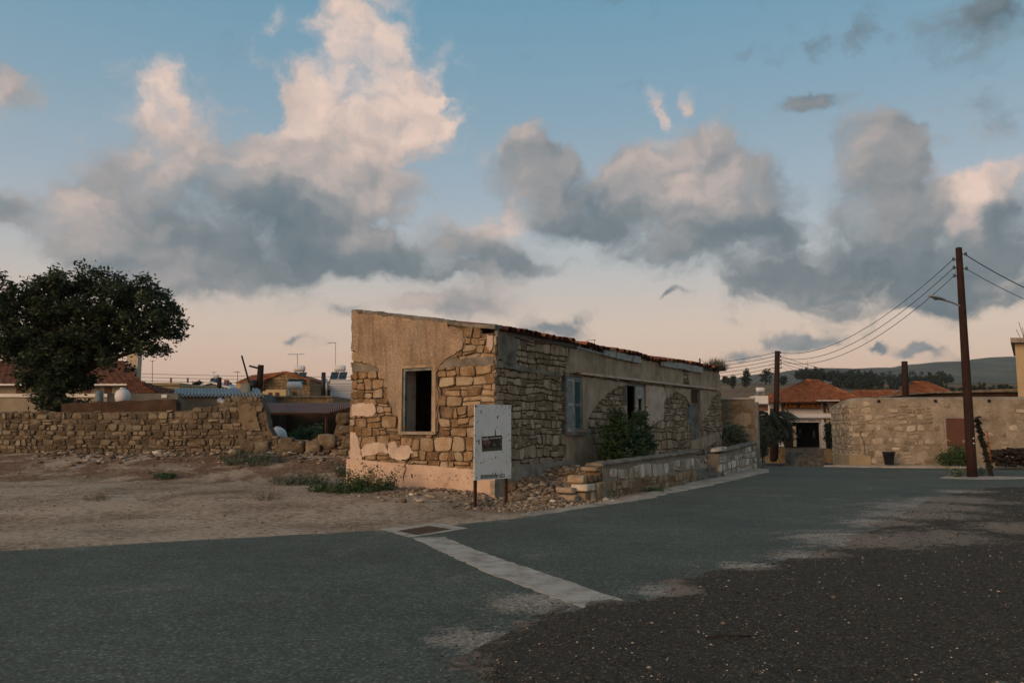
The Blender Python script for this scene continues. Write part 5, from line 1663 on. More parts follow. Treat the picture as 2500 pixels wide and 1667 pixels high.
def mr(a, z, d):
    p, n = along(a)
    return tuple(p + n * d + Vector((0, 0, z)) - Vector(rw.location))
zt = lambda a: 2.62 - .16 * (1 - ss(cum[1], cum[4], a)) + .0
V, Fc = [], []
NA = 90
for i in range(NA + 1):
    a = cum[-1] * i / NA
    j = .025 * n3(a * 1.3, 4)
    for (d, z) in ((0, -1.2), (0, zt(a) + j), (-.12, zt(a) + .09 + j), (-.35, zt(a) + .08 + j), (-.4, -1.2)):
        V.append(mr(a, z, d))
for i in range(NA):
    for k in range(4):
        Fc.append((i * 5 + k, i * 5 + k + 1, (i + 1) * 5 + k + 1, (i + 1) * 5 + k))
MT['wall_mix'] = mat('stone_flecked_render', [(.18, .15, .108), (.26, .222, .165), (.34, .30, .232)], 1.6, .95, .8, 16, fine=.45)
auto_smooth(MB().add(V, Fc).build('wall_core', MT['wall_mix'], rw, local=True), 50)
R = random.Random(66)
cr = []
for q in stone_cells(0, cum[-1] - 5.2, -.5, 2.5, .16, .30, .20, .50, 57):
    a = sum(p[0] for p in q) / 4; z = sum(p[1] for p in q) / 4
    lim = .97 if a < cum[4] else .80
    if a > cum[6]: lim = .30
    if z > 2.35: lim *= .6
    if 1.0 < z < 2.35 and abs(a - (cum[6] + .15)) < .75: continue
    if R.random() < lim and max(p[1] for p in q) < zt(a) - .02:
        k = R.uniform(.78, .96)
        cx, cz = a, z
        cr.append([(cx + (p[0] - cx) * k, cz + (p[1] - cz) * k) for p in q])
MT['stone_wall'] = mat('wall_limestone', [(.20, .165, .115), (.31, .262, .195), (.40, .35, .272)], 4, .92, .6, 40, rnd=.5, fine=.38, vary=pocked)
lay_stones(rw, cr, mr, MT['stone_wall'], 58, proud=(.010, .045), gap=.012, sq=4.2, inset=.82, limit=290)
# rendered plinth of the rounded end
V, Fc = [], []
for i in range(25):
    a = cum[1] + (cum[4] + .1 - cum[1]) * i / 24
    for (d, z) in ((.09, -1.2), (.09, .38), (0.0, .43)):
        V.append(mr(a, z, d))
for i in range(24):
    for k in range(2):
        Fc.append((i * 3 + k, i * 3 + k + 1, (i + 1) * 3 + k + 1, (i + 1) * 3 + k))
Fc.append((24 * 3, 24 * 3 + 1, 24 * 3 + 2)); Fc.append((2, 1, 0))
MB().add(V, Fc).build('plinth', MT['stone_ochre'], rw, local=True)
# doorway boarded with a brown sheet
da = cum[6] + .15
q0, n0 = along(da)
dr = MB().prism([(da - .42, .02), (da + .42, .02), (da + .42, 1.86), (da - .42, 1.86)], mr, .012, .03).build('door', flat('red_brown_door', (.12, .055, .035), .8), rw, local=True)
MB().prism([(da - .50, 0), (da - .425, 0), (da - .425, 1.93), (da - .50, 1.93)], mr, .0, .05).prism([(da + .425, 0), (da + .50, 0), (da + .50, 1.93), (da + .425, 1.93)], mr, .0, .05).prism([(da - .42, 1.865), (da + .42, 1.865), (da + .42, 1.93), (da - .42, 1.93)], mr, .0, .05).build('door_frame', MT['concrete'], rw, local=True)
a1 = cum[4] + .0
MB().tube([mr(a1 - .35, 1.32, .03), mr(a1 + .25, 1.36, .03)], .014, 5).tube([mr(a1 - .33, 1.32, .03), mr(a1 - .18, .95, .03), mr(a1 - .14, .42, .03)], .014, 5).build('conduit', MT['dark_metal'], rw, local=True)
for px in (2148, 2286, 2418):
    a_ = 0
    best = min(range(0, 400), key=lambda k: abs(along(cum[-1] * k / 400)[0].x / along(cum[-1] * k / 400)[0].y - (px - 1250) / (F_PX * math.cos(PITCH) + 20)))
    a_ = cum[-1] * best / 400
    MB().prism([(a_ - .06, zt(a_) - .12), (a_ + .07, zt(a_) - .14), (a_ + .06, zt(a_) - .02), (a_ - .05, zt(a_) - .01)], mr, .001, .012).build('drain_hole', MT['black'], rw, local=True)

# pavement strip at the wall foot
L = []
V, Fc = [], []
for i in range(50):
    a = cum[3] + (cum[-1] - cum[3]) * i / 49
    p, n = along(a)
    wd = 1.25 + .25 * n3(a * .5, 2)
    z0 = fall(p.x, p.y)
    V += [tuple(p + Vector((0, 0, z0 + .09))), tuple(p + n * wd + Vector((0, 0, z0 + .085))), tuple(p + n * (wd + .03) + Vector((0, 0, z0 - .03)))]
for i in range(49):
    for k in range(2):
        Fc.append((i * 3 + k, i * 3 + k + 1, i * 3 + k + 4, i * 3 + k + 3))
tag(mesh_obj('pavement', V, Fc, MT['edging'], None, True), kind='structure')
# dusty apron round the big pole
ground_slab('dust_apron', [(13.0, 24.5), (13.6, 24.0), (14.6, 23.9), (15.6, 24.2), (18, 24.4), (22, 24.5), (22, 24.8), (18, 24.8), (15.6, 25.0), (14.6, 25.5), (13.6, 25.3)], 0, .016, MT['edging'], .3, .08, 7, kind='structure')

# things standing along that wall
c = at(2171, 1136, 31.0)
c.z = .09
pot = empty('black_bucket', c, 0, 'black plastic bucket standing on the pavement by the stone wall', 'bucket')
MB().lathe(c, [(.16, 0), (.215, .44), (.235, .44), (.235, .50), (.205, .50), (.19, .3), (.01, .28)], 20).build('body', flat('black_plastic', (.022, .026, .034), .5), pot, True)
MB().tube([c + Vector((-.22, -.02, .46)), c + Vector((-.12, -.22, .36)), c + Vector((.1, -.23, .34)), c + Vector((.22, -.02, .46))], .008, 5).build('handle', MT['dark_metal'], pot)
make_tree('wall_shrub', 'green shrub growing at the foot of the wall beside the brown door', tuple(at(2320, 1138, 30.6)), at(2320, 1118, 30.6), [blob(2305, 1118, 24, 18, 22, 30.6, deep=.35), blob(2336, 1110, 22, 24, 22, 30.6, deep=.35), blob(2350, 1122, 18, 12, 12, 30.6, deep=.3)], 26, .05, 73, MT['leaf_mid'], trunk_r=.04, clump=.16, limbs=5, cat='bush')
# thin leaning dead cypress tied to an orange stake
b, t = at(2422, 1168, 25.2), at(2386, 1026, 25.6)
cy = empty('leaning_cypress', b, 0, 'thin dark leaning cypress right of the big pole', 'tree')
MB().tube([b, b.lerp(t, .5), t], [.075, .06, .03], 7).build('trunk', MT['bark'], cy, True)
bl_ = [(tuple(b.lerp(t, k / 14)), (.045 + .07 * (k / 14) ** 2, .06, .13), 3 + k // 3) for k in range(1, 15)]
leaf_cloud('crown', MT['leaf_pine'], cy, bl_, 22, .04, 91, .2, .07)
MT['orange'] = flat('orange_paint', (.30, .11, .04), .7)
pole('orange_stake', 'slim orange stake beside the leaning cypress', 2419, 1130, 2409, 1050, 28.0, .03, 'orange', cat='stake')
# heap of cut firewood against the wall
wp = empty('firewood_heap', at(2470, 1130, 29.5), 0, 'heap of dark cut firewood against the wall at the right edge', 'firewood')
R = random.Random(21)
c = at(2480, 1132, 29.6)
cyl = MB().lathe((0, 0, 0), [(.045, -.16), (.05, -.15), (.052, .15), (.045, .16)], 7, 'y')
log0 = cyl.build('log', MT['bark'], None, True, local=True); log_me = log0.data; bpy.data.objects.remove(log0)
for k in range(150):
    x = R.uniform(-.85, 1.1)
    lvl = R.random() * (.62 - .12 * x * x) 
    o = link_mesh('log', log_me, wp)
    o.location = (c.x + x - wp.location.x, c.y + R.uniform(-.3, .25) - wp.location.y, .12 + lvl - wp.location.z)
    o.rotation_euler = (R.uniform(-.3, .3), R.uniform(-.2, .2), R.uniform(-.9, .9))
    s = R.uniform(.7, 1.3); o.scale = (s, R.uniform(.7, 1.4), s)
make_tree('pole_weeds', 'dusty green weeds round the foot of the big pole', tuple(at(2330, 1160, 25)), at(2330, 1156, 25), [blob(2335, 1152, 26, 9, 16, 25, deep=.25), blob(2395, 1150, 18, 8, 8, 25.4, deep=.2)], 16, .045, 75, MT['leaf_blue'], trunk_r=.012, clump=.14, limbs=4, cat='weeds')

# ------------------------------------------------------------------ big utility pole with street lamp
b = at(2374, 1166, 24.9); b.z = -.1
t = at(2338, 607, 24.9)
t.x = b.x + .0
bp_ = empty('big_utility_pole', Vector((b.x, b.y, 0)), 0, 'tall reddish wooden utility pole with street lamp on the right', 'pole')
pt = lambda k: b.lerp(t, k)
MB().tube([pt(k / 8) for k in range(9)], [.150 - .055 * k / 8 for k in range(9)], 14).build('shaft', MT['pole_wood'], bp_, True)
MB().lathe(pt(1) , [(.097, 0), (.10, .02), (.02, .05)], 12).build('cap', MT['dark_metal'], bp_)
ins = flat('insulator', (.06, .05, .05), .4)
for k, (dz, sx_) in enumerate(((-.35, -1), (-.62, -1), (-.88, -1), (-.18, 1), (-.65, 1))):
    p = Vector((t.x + sx_ * .2, t.y - .02, t.z + dz))
    MB().tube([Vector((t.x, t.y, t.z + dz)), p], .014, 5).build('bracket', MT['dark_metal'], bp_)
    MB().lathe(p, [(.02, -.05), (.045, -.03), (.03, 0), (.045, .03), (.02, .06)], 8).build('insulator', ins, bp_, True)
la = at(2337, 740, 24.9); lb_ = at(2268, 722, 24.3)
MB().tube([Vector((b.x, b.y, la.z - .12)), Vector((la.x - .2, la.y - .1, la.z + .0)), at(2300, 731, 24.5)], .03, 7).build('lamp_arm', MT['galv'], bp_)
p, q = at(2304, 732, 24.53), lb_
hd = MB()
for i in range(7):
    tt = i / 6
    w = .10 * math.sin(PI * (.18 + .75 * tt)) + .015
    hgt = .055 * math.sin(PI * (.2 + .7 * tt)) + .01
    cc = p.lerp(q, tt); sd_ = (q - p).cross(Vector((0, 0, 1))).normalized()
    for k in range(10):
        a = 2 * PI * k / 10
        hd.v.append(tuple(cc + sd_ * w * math.cos(a) + Vector((0, 0, hgt * math.sin(a) * (1 if math.sin(a) > 0 else .6)))))
for i in range(6):
    for k in range(10):
        hd.f.append((i * 10 + k, i * 10 + (k + 1) % 10, (i + 1) * 10 + (k + 1) % 10, (i + 1) * 10 + k))
hd.f.append(tuple(range(10))[::-1]); hd.f.append(tuple(60 + k for k in range(10)))
hd.build('lamp_head', MT['galv'], bp_, True)
cc = p.lerp(q, .55) - Vector((0, 0, .045))
MB().lathe(cc, [(.06, 0), (.05, -.025), (.01, -.035)], 12).build('lamp_lens', MT['glass_dark'], bp_, True)
for z in (1.05, 1.2):
    MB().lathe(Vector((b.x + .02, b.y - .145, z)), [(.02, 0), (.02, -.012), (.005, -.015)], 8, 'y').build('number_disc', MT['white_paint'], bp_)
BIG_T = t

# ------------------------------------------------------------------ tavern at the end of the lane
TVY = 52.0
tv_ = empty('tavern', at(1960, 1125, TVY), 0, 'white tavern with red hipped tile roof and dark signboard at the lane end', 'building')
def tb(name, m_, a, b, c, d, Y=TVY, deep=1.0, parent=None):
    return px_box(name, MT[m_] if isinstance(m_, str) else m_, parent or tv_, a, b, c, d, Y, deep)
tb('upper_wall', 'wall_white', 1866, 2200, 982, 1012, TVY + .6, 6)
tb('upper_wall', 'wall_white', 1880, 2050, 976, 982, TVY + .7, 5)
tb('awning_edge', 'wall_white', 1846, 2060, 1010, 1019, TVY - 1.2, 1.7)
tb('awning_trim', 'white_paint', 1846, 2060, 1019.5, 1021.5, TVY - 1.1, 1.5)
tb('fascia_panel', 'wall_white', 1925, 2012, 1022.5, 1030.5, TVY - .9, .2)
tb('column', 'wall_white', 2004, 2017, 1031, 1104, TVY - .9, .35)
tb('lintel', 'wall_cream', 2017, 2070, 1022, 1034, TVY - .85, .3)
tb('side_wall', 'wall_cream', 2042, 2075, 1030, 1110, TVY - .7, .3)
tb('column', 'wall_white', 1903, 1914, 1060, 1092, TVY - .9, .3)
tb('door_jamb', 'wall_cream', 1939, 1945, 1040, 1090, TVY - .6, .3)
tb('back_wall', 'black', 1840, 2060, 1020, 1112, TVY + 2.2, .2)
MT['shade_tinted_wall'] = flat('shade_tinted_wall', (.03, .019, .012), .8)  # near-black brown: awning shade on the inner wall put into its base colour
tb('inner_wall', 'shade_tinted_wall', 1845, 1940, 1032, 1100, TVY + .4, .2)
tb('porch_floor', 'concrete_dark', 1846, 2060, 1094, 1112, TVY - .9, 3)
for k in range(4):
    tb('step', 'concrete_dark', 1916, 2012, 1096 + 7 * k, 1103 + 7 * k + 20, TVY - 1.0 - .32 * k, .3)
tb('stone_parapet', 'wall_rubble', 1872, 1918, 1090, 1130, TVY - 2.6, .35)
tb('stone_parapet', 'wall_rubble', 2012, 2060, 1096, 1130, TVY - 2.2, .35)
# brackets
for (p, q) in (((1918, 996), (1927, 1009)), ((2017, 986), (2024, 1008))):
    MB().tube([at(*p, TVY + .3), at(*q, TVY + .1)], .05, 5).build('bracket', MT['brown_wood'], tv_)
tb('post', 'brown_wood', 2011.5, 2016.5, 980, 1007, TVY + .4, .15)
tb('post', 'brown_wood', 1909, 1913, 985, 1008, TVY + .4, .15)
tb('window', 'glass_dark', 1880, 1891, 997, 1009, TVY + .56, .03)
sb = tb('signboard', flat('dark_sign_board', (.05, .022, .012), .7), 1914, 2005, 983, 997, TVY + .1, .08)
MT['orange_letters'] = flat('orange_lettering', (.62, .21, .03), .6, bump=0)
MT['black_letters'] = flat('black_lettering', (.03, .028, .025), .6, bump=0)
text_mesh('sign_lettering', 'Στου  Θανάση', .40, MT['orange_letters'], tv_, at(1959, 990.5, TVY + .08), (PI / 2, 0, 0), .01, 'CENTER', .88, .25)
text_mesh('fascia_lettering', '«ΣΤΟΥ ΘΑΝΑΣΗ»', .215, MT['black_letters'], tv_, at(1976, 1026.5, TVY - .92), (PI / 2, 0, 0), .008, 'CENTER', .86)
text_mesh('fascia_lettering', 'ΤΑΒΕΡΝΑ', .215, MT['black_letters'], tv_, at(1943, 1026.5, TVY - .92), (PI / 2, 0, 0), .008, 'RIGHT', .86)
# interior pieces glimpsed through the opening
for (a, b, c, d) in ((1950, 1957, 1046, 1058), (1984, 1990, 1050, 1068), (1999, 2003, 1044, 1056)):
    tb('wall_picture', 'wall_grey', a, b, c, d, TVY + 2.1, .05)
# roofs: hipped, with a lower link and a second hip to the right
def P_(px, py, Y): return at(px, py, Y)
e0, e1 = P_(1856, 981, 51.2), P_(2112, 979, 51.2)
b0 = e0 + Vector((1.2, 9, 0)); b1 = e1 + Vector((-.5, 9, 0))
r0, r1 = P_(1966, 930, 55.5), P_(1998, 930, 55.5)
tiled_slope('roof', tv_, e0, e1, r1, r0, 16, 44)
tiled_slope('roof', tv_, e1, b1, r1 + Vector((0, .1, 0)), r1, 16, 24)
tiled_slope('roof', tv_, b0, e0, r0, r0 + Vector((0, .1, 0)), 16, 24)
MB().tube([r0, r1], .13, 8).tube([r1, e1], .12, 8).tube([r0, e0], .12, 8).build('ridge_tile', MT['tile_far'], tv_, True)
tb('gutter', 'white_paint', 1995, 2050, 976.5, 978.5, 51.1, .1)
tb('eaves_board', 'brown_wood', 1872, 1996, 980.5, 983.5, 51.3, .1)
l0, l1 = P_(2030, 985, 51.5), P_(2420, 988, 51.5)
tiled_slope('roof', tv_, l0, l1, P_(2230, 951, 55), P_(2090, 951, 55), 14, 50)
g0, g1_ = P_(2140, 990, 50.6), P_(2400, 990, 50.6)
tiled_slope('roof', tv_, g0, g1_, P_(2264, 934, 55), P_(2228, 934, 55), 18, 44)
tiled_slope('roof', tv_, g1_, g1_ + Vector((-.5, 9, 0)), P_(2264, 934, 55.2), P_(2264, 934, 55), 14, 24)
MB().tube([P_(2228, 934, 55), g0], .11, 8).tube([P_(2264, 934, 55), g1_], .11, 8).tube([P_(2228, 934, 55), P_(2264, 934, 55)], .12, 8).build('ridge_tile', MT['tile_far'], tv_, True)
# dark clipped shrub and palm in front of the porch
make_tree('porch_shrub', 'tall dark clipped shrub beside the white tavern column', tuple(at(2030, 1104, TVY - 1.6)), at(2030, 1085, TVY - 1.6), [blob(2030, 1060, 15, 26, 40, TVY - 1.6, deep=.4), blob(2028, 1044, 13, 14, 20, TVY - 1.6, deep=.4), blob(2032, 1082, 11, 14, 18, TVY - 1.6, deep=.35)], 26, .07, 77, MT['leaf_pine'], trunk_r=.05, clump=.2, limbs=4, cat='bush')
def palm(label, base, h_, n, L, seed):
    R = random.Random(seed)
    t = empty('palm_tree', base, 0, label, 'palm')
    top = Vector(base) + Vector((0, 0, h_))
    MB().tube([Vector(base) + Vector((0, 0, -.2)), Vector(base).lerp(top, .5) + Vector((.05, 0, 0)), top], [.2, .17, .16], 9).build('trunk', MT['bark'], t, True)
    m = MB()
    for k in range(n):
        a = 2 * PI * k / n + R.uniform(-.2, .2)
        up_ = R.uniform(-.75, .7)
        d = Vector((math.cos(a), math.sin(a), 0))
        prev = top.copy(); pts = [prev]
        for i in range(1, 9):
            tt = i / 8
            pts.append(top + d * L * tt * (1 - .12 * tt) + Vector((0, 0, L * (up_ * tt - (.55 + .3 * up_) * tt * tt))))
        side = d.cross(Vector((0, 0, 1)))
        for i in range(8):
            for j in range(3):
                p = pts[i].lerp(pts[i + 1], j / 3)
                fw_ = (pts[i + 1] - pts[i]).normalized()
                ll = L * .32 * math.sin(PI * (.12 + .8 * (i + j / 3) / 8))
                for s in (-1, 1):
                    e = p + (side * s * .75 + fw_ * .6 + Vector((0, 0, -.35))).normalized() * ll
                    m.add([p, p + fw_ * .06, e], [(0, 1, 2)])
        m.tube(pts, [.02] * 9, 4, cap=False)
    m.build('crown', MT['leaf_pine'], t, fix=False)
    return t
palm('dark spreading palm in front of the tavern porch', tuple(at(1888, 1118, 47.5)), 2.5, 46, 1.75, 5)
make_tree('lane_bush', 'dark bush in shade at the lane end by the garden wall', tuple(at(1862, 1118, 40)), at(1862, 1110, 40), [blob(1860, 1098, 14, 18, 26, 40, deep=.4), blob(1868, 1072, 18, 34, 60, 44, deep=.5), blob(1894, 1066, 20, 30, 50, 46.5, deep=.5), blob(1926, 1062, 12, 20, 16, 47.2, deep=.3)], 24, .06, 79, MT['leaf_pine'], trunk_r=.04, clump=.2, limbs=5, cat='bush')
# block with solar heater left of the tavern
h = thing('stained_roof_block', 'stained white block carrying a solar tank left of the tavern', 'building', 1858, 1000, 46)
px_box('block', MT['wall_white'], h, 1845, 1876, 966, 985, 46, 1.2)
px_box('roof_slab', MT['concrete_dark'], h, 1842, 1880, 985.5, 988, 45.9, 2)
px_box('wall', MT['red_sheet'], h, 1848, 1878, 988.5, 1003, 46.3, 1.4)
px_box('post', MT['white_paint'], h, 1876, 1879, 986, 1012, 45.95, .08)
solar(1856, 951, 46.4, 20, 'white solar tank on the stained block left of the tavern', panel=False, lift=.28)
# building with pale wall at the right edge, reinforcing bars on its roof
h = thing('unfinished_house', 'ochre walled unfinished house cut by the right edge', 'house', 2490, 1000, 40)
uw = [at(2488, 1000, 40), at(2800, 1000, 40), at(2840, 1000, 47), at(2492, 1000, 47)]
uz = at(2488, 838, 40).z
MB().add([(v.x, v.y, z) for z in (uw[0].z, uz) for v in uw], [(0, 3, 2, 1), (4, 5, 6, 7), (0, 1, 5, 4), (1, 2, 6, 5), (2, 3, 7, 6), (3, 0, 4, 7)]).build('wall', MT['wall_yellow'], h)
us = [at(2478, 1000, 39.6), at(2820, 1000, 39.6), at(2860, 1000, 47.6), at(2484, 1000, 47.6)]
MB().add([(v.x, v.y, z) for z in (uz + .003, uz + .24) for v in us], [(0, 3, 2, 1), (4, 5, 6, 7), (0, 1, 5, 4), (1, 2, 6, 5), (2, 3, 7, 6), (3, 0, 4, 7)]).build('roof_slab', MT['concrete'], h)
for (p, q) in (((2493, 828), (2481, 804)), ((2500, 826), (2487, 786)), ((2501, 828), (2496, 800))):
    MB().tube([at(*p, 40.4), at(*q, 40.4)], .012, 5).build('reinforcing_bar', MT['rust'], h)
h = thing('dark_roofed_shed', 'long brown shed with dark flat roof behind the right wall', 'shed', 2380, 1000, 44)
px_box('wall', MT['wall_brown'], h, 2280, 2490, 958, 1000, 44, 5)
px_poly('roof', MT['concrete_dark'], h, [(2268, 957), (2490, 948), (2490, 956), (2268, 960)], 43.7, 6)

# ------------------------------------------------------------------ other poles and the wires
h, b, P2 = pole('tavern_pole', 'dark wooden utility pole standing before the tavern', 1893, 1120, 1898, 857, 47.0, .15)
for k, dz in enumerate((-.1, -.32, -.54, -.76, -1.0)):
    MB().lathe(P2 + Vector((.17, -.05, dz)), [(.02, -.05), (.05, -.02), (.03, 0), (.05, .03), (.02, .06)], 8).build('insulator', ins, h, True)
    MB().tube([P2 + Vector((-.22, 0, dz)), P2 + Vector((.2, -.04, dz))], .018, 5).build('bracket', MT['dark_metal'], h)
h, b, P3 = pole('rear_pole', 'reddish pole rising behind the right stone wall', 2212, 1000, 2208, 882, 44.0, .16)
MB().tube([P3 + Vector((-.8, 0, -1.7)), P3 + Vector((-.3, 0, -1.62)), P3 + Vector((.0, 0, -1.75))], .02, 5).build('lamp_arm', MT['galv'], h)

def wire(pts_a, pts_b, sag_, label, r=.012, group='overhead wires', n=18):
    a, b = Vector(pts_a), Vector(pts_b)
    pts = [a.lerp(b, i / n) - Vector((0, 0, sag_ * 4 * (i / n) * (1 - i / n))) for i in range(n + 1)]
    o = MB().tube(pts, r, 4, cap=False).build('overhead_wire', MT['wire'], None, False, fix=False)
    return tag(o, label, 'wire', group)
for k, (dz, dz2, lab) in enumerate(((-.35, -.1, 'topmost'), (-.62, -.4, 'middle'), (-.88, -.6, 'lowest'))):
    wire(Vector((BIG_T.x - .2, BIG_T.y, BIG_T.z + dz)), P2 + Vector((.17, 0, dz2)), .95 + .06 * k, lab + ' wire sagging between the big pole and the tavern pole', .013)
wire(Vector((BIG_T.x + .2, BIG_T.y, BIG_T.z - .2)), at(2620, 752, 24.0), .12, 'upper wire running from the big pole off the right edge', .015)
wire(Vector((BIG_T.x + .2, BIG_T.y, BIG_T.z - .65)), at(2620, 776, 24.0), .12, 'lower wire running from the big pole off the right edge', .010)
for k, (y0) in enumerate((882, 890, 898, 906, 915)):
    wire(P2 + Vector((-.2, 0, -.1 - .22 * k)), at(1600, y0 + 8, 50), .25, ('first', 'second', 'third', 'fourth', 'fifth')[k] + ' wire from the top running left from the tavern pole', .014)
for k, (y0) in enumerate((904, 908, 913)):
    wire(P2 + Vector((.2, 0, -.3 - .2 * k)), at(2215, y0 - 6, 62), .7, ('upper', 'middle', 'lower')[k] + ' thin wire running right from the tavern pole', .012)
for k, (x0, y0) in enumerate(((1790, 965), (1815, 962), (1840, 955), (1850, 960))):
    wire(P2 + Vector((-.1, 0, -.5 - .15 * k)), at(x0, y0, 56), .1, ('leftmost', 'second', 'third', 'fourth')[k] + ' service wire slanting down left from the tavern pole', .010)
for k, (x0, y0) in enumerate(((2000, 935), (1985, 945))):
    wire(P2 + Vector((.1, 0, -.6 - .2 * k)), at(x0, y0, 54), .1, ('upper', 'lower')[k] + ' service wire slanting to the tavern roof', .010)
for k, (ya, yb) in enumerate(((903, 914), (912, 922), (921, 930), (928, 936), (934, 941), (940, 946))):
    wire(at(-60, ya - 8, 46), at(1150, yb + 4, 46), .25, ('highest', 'second highest', 'third highest', 'third lowest', 'second lowest', 'lowest')[k] + ' long wire crossing behind the village roofs on the left', .011)

# aerial on the ruined house roof, tuft growing on its far end
u_ = HC + EU * 7.6 + EV * 1.4
b = Vector((u_.x, u_.y, 3.9))
h = empty('roof_aerial', b, 0, 'small thin aerial standing on the ruined house roof', 'aerial')
t = Vector((b.x, b.y, at(1524, 829, b.y).z))
MB().tube([b, t], .012, 5).build('mast', MT['galv'], h)
MB().tube([t + Vector((-.26, 0, -.03)), t + Vector((.05, 0, 0))], .009, 4).tube([t + Vector((-.2, 0, -.03)), t + Vector((-.42, 0, -.30)), t + Vector((-.5, 0, -.33))], .007, 4).build('boom', MT['galv'], h)
MB().tube([t + Vector((0, -.12, -.04)), t + Vector((0, .12, -.04))], .007, 4).build('element', MT['galv'], h)
p = HC + EU * 14.0 + EV * .3
h = empty('roof_post', Vector((p.x, p.y, 3.7)), 0, 'short dark post standing on the roof beside the dry tuft', 'post')
MB().tube([Vector((p.x, p.y, 3.65)), Vector((p.x - .02, p.y, at(1709, 875, p.y).z))], .03, 6).build('shaft', MT['dark_metal'], h)
p = HC + EU * 15.0 - EV * .05
tuft = empty('roof_grass_tuft', Vector((p.x, p.y, 3.55)), 0, 'dry spiky tuft growing on the far end of the tile roof', 'plant')
m = MB(); m2 = MB()
R = random.Random(88)
for k in range(520):
    a = R.uniform(0, 2 * PI); el_ = R.uniform(.12, 1.45)
    L = R.uniform(.35, .85) * (.75 + .25 * math.cos(el_))
    o = Vector((p.x, p.y, 3.62)) + EU * R.uniform(-.65, .35) + EV * R.uniform(-.2, .3)
    d = Vector((math.cos(a) * math.cos(el_), math.sin(a) * math.cos(el_), math.sin(el_)))
    e = o + d * L + Vector((0, 0, -.22 * L * L))
    s = d.cross(Vector((0, 0, 1))).normalized() * .008
    mid = o + d * L * .55 + Vector((0, 0, .03))
    (m if k % 3 else m2).add([o - s, o + s, mid + s * .8, mid - s * .8, e], [(0, 1, 2, 3), (3, 2, 4)])
m.build('blades', MT['leaf_dry'], tuft, fix=False)
m2.build('green_blades', MT['leaf_blue'], tuft, fix=False)
MB().obox(tuple(p + EU * .45 - EV * .1 + Vector((0, 0, 3.42))), HR + .1, .36, .05, .012).build('eaves_board', MT['timber_grey'], tuft)

# ------------------------------------------------------------------ far land: wooded hills, tree belts, lone trees
def hill(name, crest, Y, deep, material, z0=-10.0, seed=1, rough=3.0):
    V, Fc = [], []
    N = 160; K = 14
    xs0, xs1 = at(crest[0][0], 900, Y).x, at(crest[-1][0], 900, Y).x
    def top(x):
        px = x / Y * (F_PX * math.cos(PITCH)) + 1250
        for (a, ya), (b, yb) in zip(crest, crest[1:]):
            if px <= b:
                t = max(0, (px - a) / (b - a)); t = t * t * (3 - 2 * t)
                return at(0, ya + (yb - ya) * t, Y).z
        return at(0, crest[-1][1], Y).z
    for i in range(N + 1):
        x = xs0 + (xs1 - xs0) * i / N
        tz = top(x) + rough * n3(x * .02, seed) + rough * .4 * n3(x * .09, seed + 3)
        for k in range(K + 1):
            t = k / K
            prof_ = math.sin(t * PI / 2) ** 1.2 if t <= 1 else 1
            y = Y - deep * (1 - t)
            z = z0 + (tz - z0) * prof_
            z += rough * 1.5 * n3(x * .012, y * .012, seed) * math.sin(PI * t)
            V.append((x, y, z))
        V.append((x, Y + deep, z0))
    M_ = K + 2
    for i in range(N):
        for k in range(M_ - 1):
            Fc.append((i * M_ + k, (i + 1) * M_ + k, (i + 1) * M_ + k + 1, i * M_ + k + 1))
    return tag(mesh_obj(name, V, Fc, material, None, True), kind='structure')
MT['wooded'] = mat('wooded_hillside', [(.020, .034, .028), (.04, .06, .046), (.085, .092, .066)], .012, .97, .0, .09, fine=.35, detail=8)
hill('hill', [(1600, 950), (1700, 938), (1850, 915), (1930, 905), (2020, 904), (2140, 902), (2200, 893), (2270, 888), (2345, 883), (2380, 877), (2420, 880), (2462, 887), (2500, 880), (2560, 874), (2700, 868), (3000, 880), (3400, 905)], 1700, 800, MT['wooded'], -5, 2)
hill('hill', [(1200, 980), (1500, 955), (1720, 930), (1780, 926), (1830, 931), (1900, 922), (2000, 915), (2600, 930), (3200, 960)], 2300, 700, MT['wooded'], -5, 7)

def wood_belt(name, label, spans, Y, hgt, n, seed, leaf=.9):
    """a far wood that reads as one mass"""
    R = random.Random(seed)
    blobs = []
    for (px0, px1, pyb) in spans:
        for k in range(n):
            px = R.uniform(px0, px1); y = Y + R.uniform(-12, 12)
            b = at(px, pyb, y)
            hh = hgt * R.uniform(.55, 1.2)
            blobs.append(((b.x, b.y, b.z + hh * .5), (hh * .28, hh * .28, hh * .55), 9))
            if R.random() < .4:
                blobs.append(((b.x, b.y, b.z + hh * 1.05), (hh * .1, hh * .1, hh * .22), 4))
    o = leaf_cloud(name, MT['leaf_pine'], None, blobs, 12, leaf, seed, .4, hgt * .2)
    return tag(o, label, 'wood', kind='stuff')
wood_belt('pine_wood', 'dark belt of pines along the ridge behind the tavern', [(1945, 2010, 924), (1990, 2140, 930), (2120, 2330, 934)], 330, 3.3, 90, 5, .34)
wood_belt('distant_wood', 'dark thickets at the foot of the hill on the right', [(2035, 2130, 950), (2060, 2300, 945)], 260, 2.6, 50, 6, .3)
wood_belt('dark_hedgerow', 'dark hedge line behind the right stone wall', [(2200, 2520, 966), (2200, 2520, 958)], 130, 1.1, 60, 8, .14)
k = 0
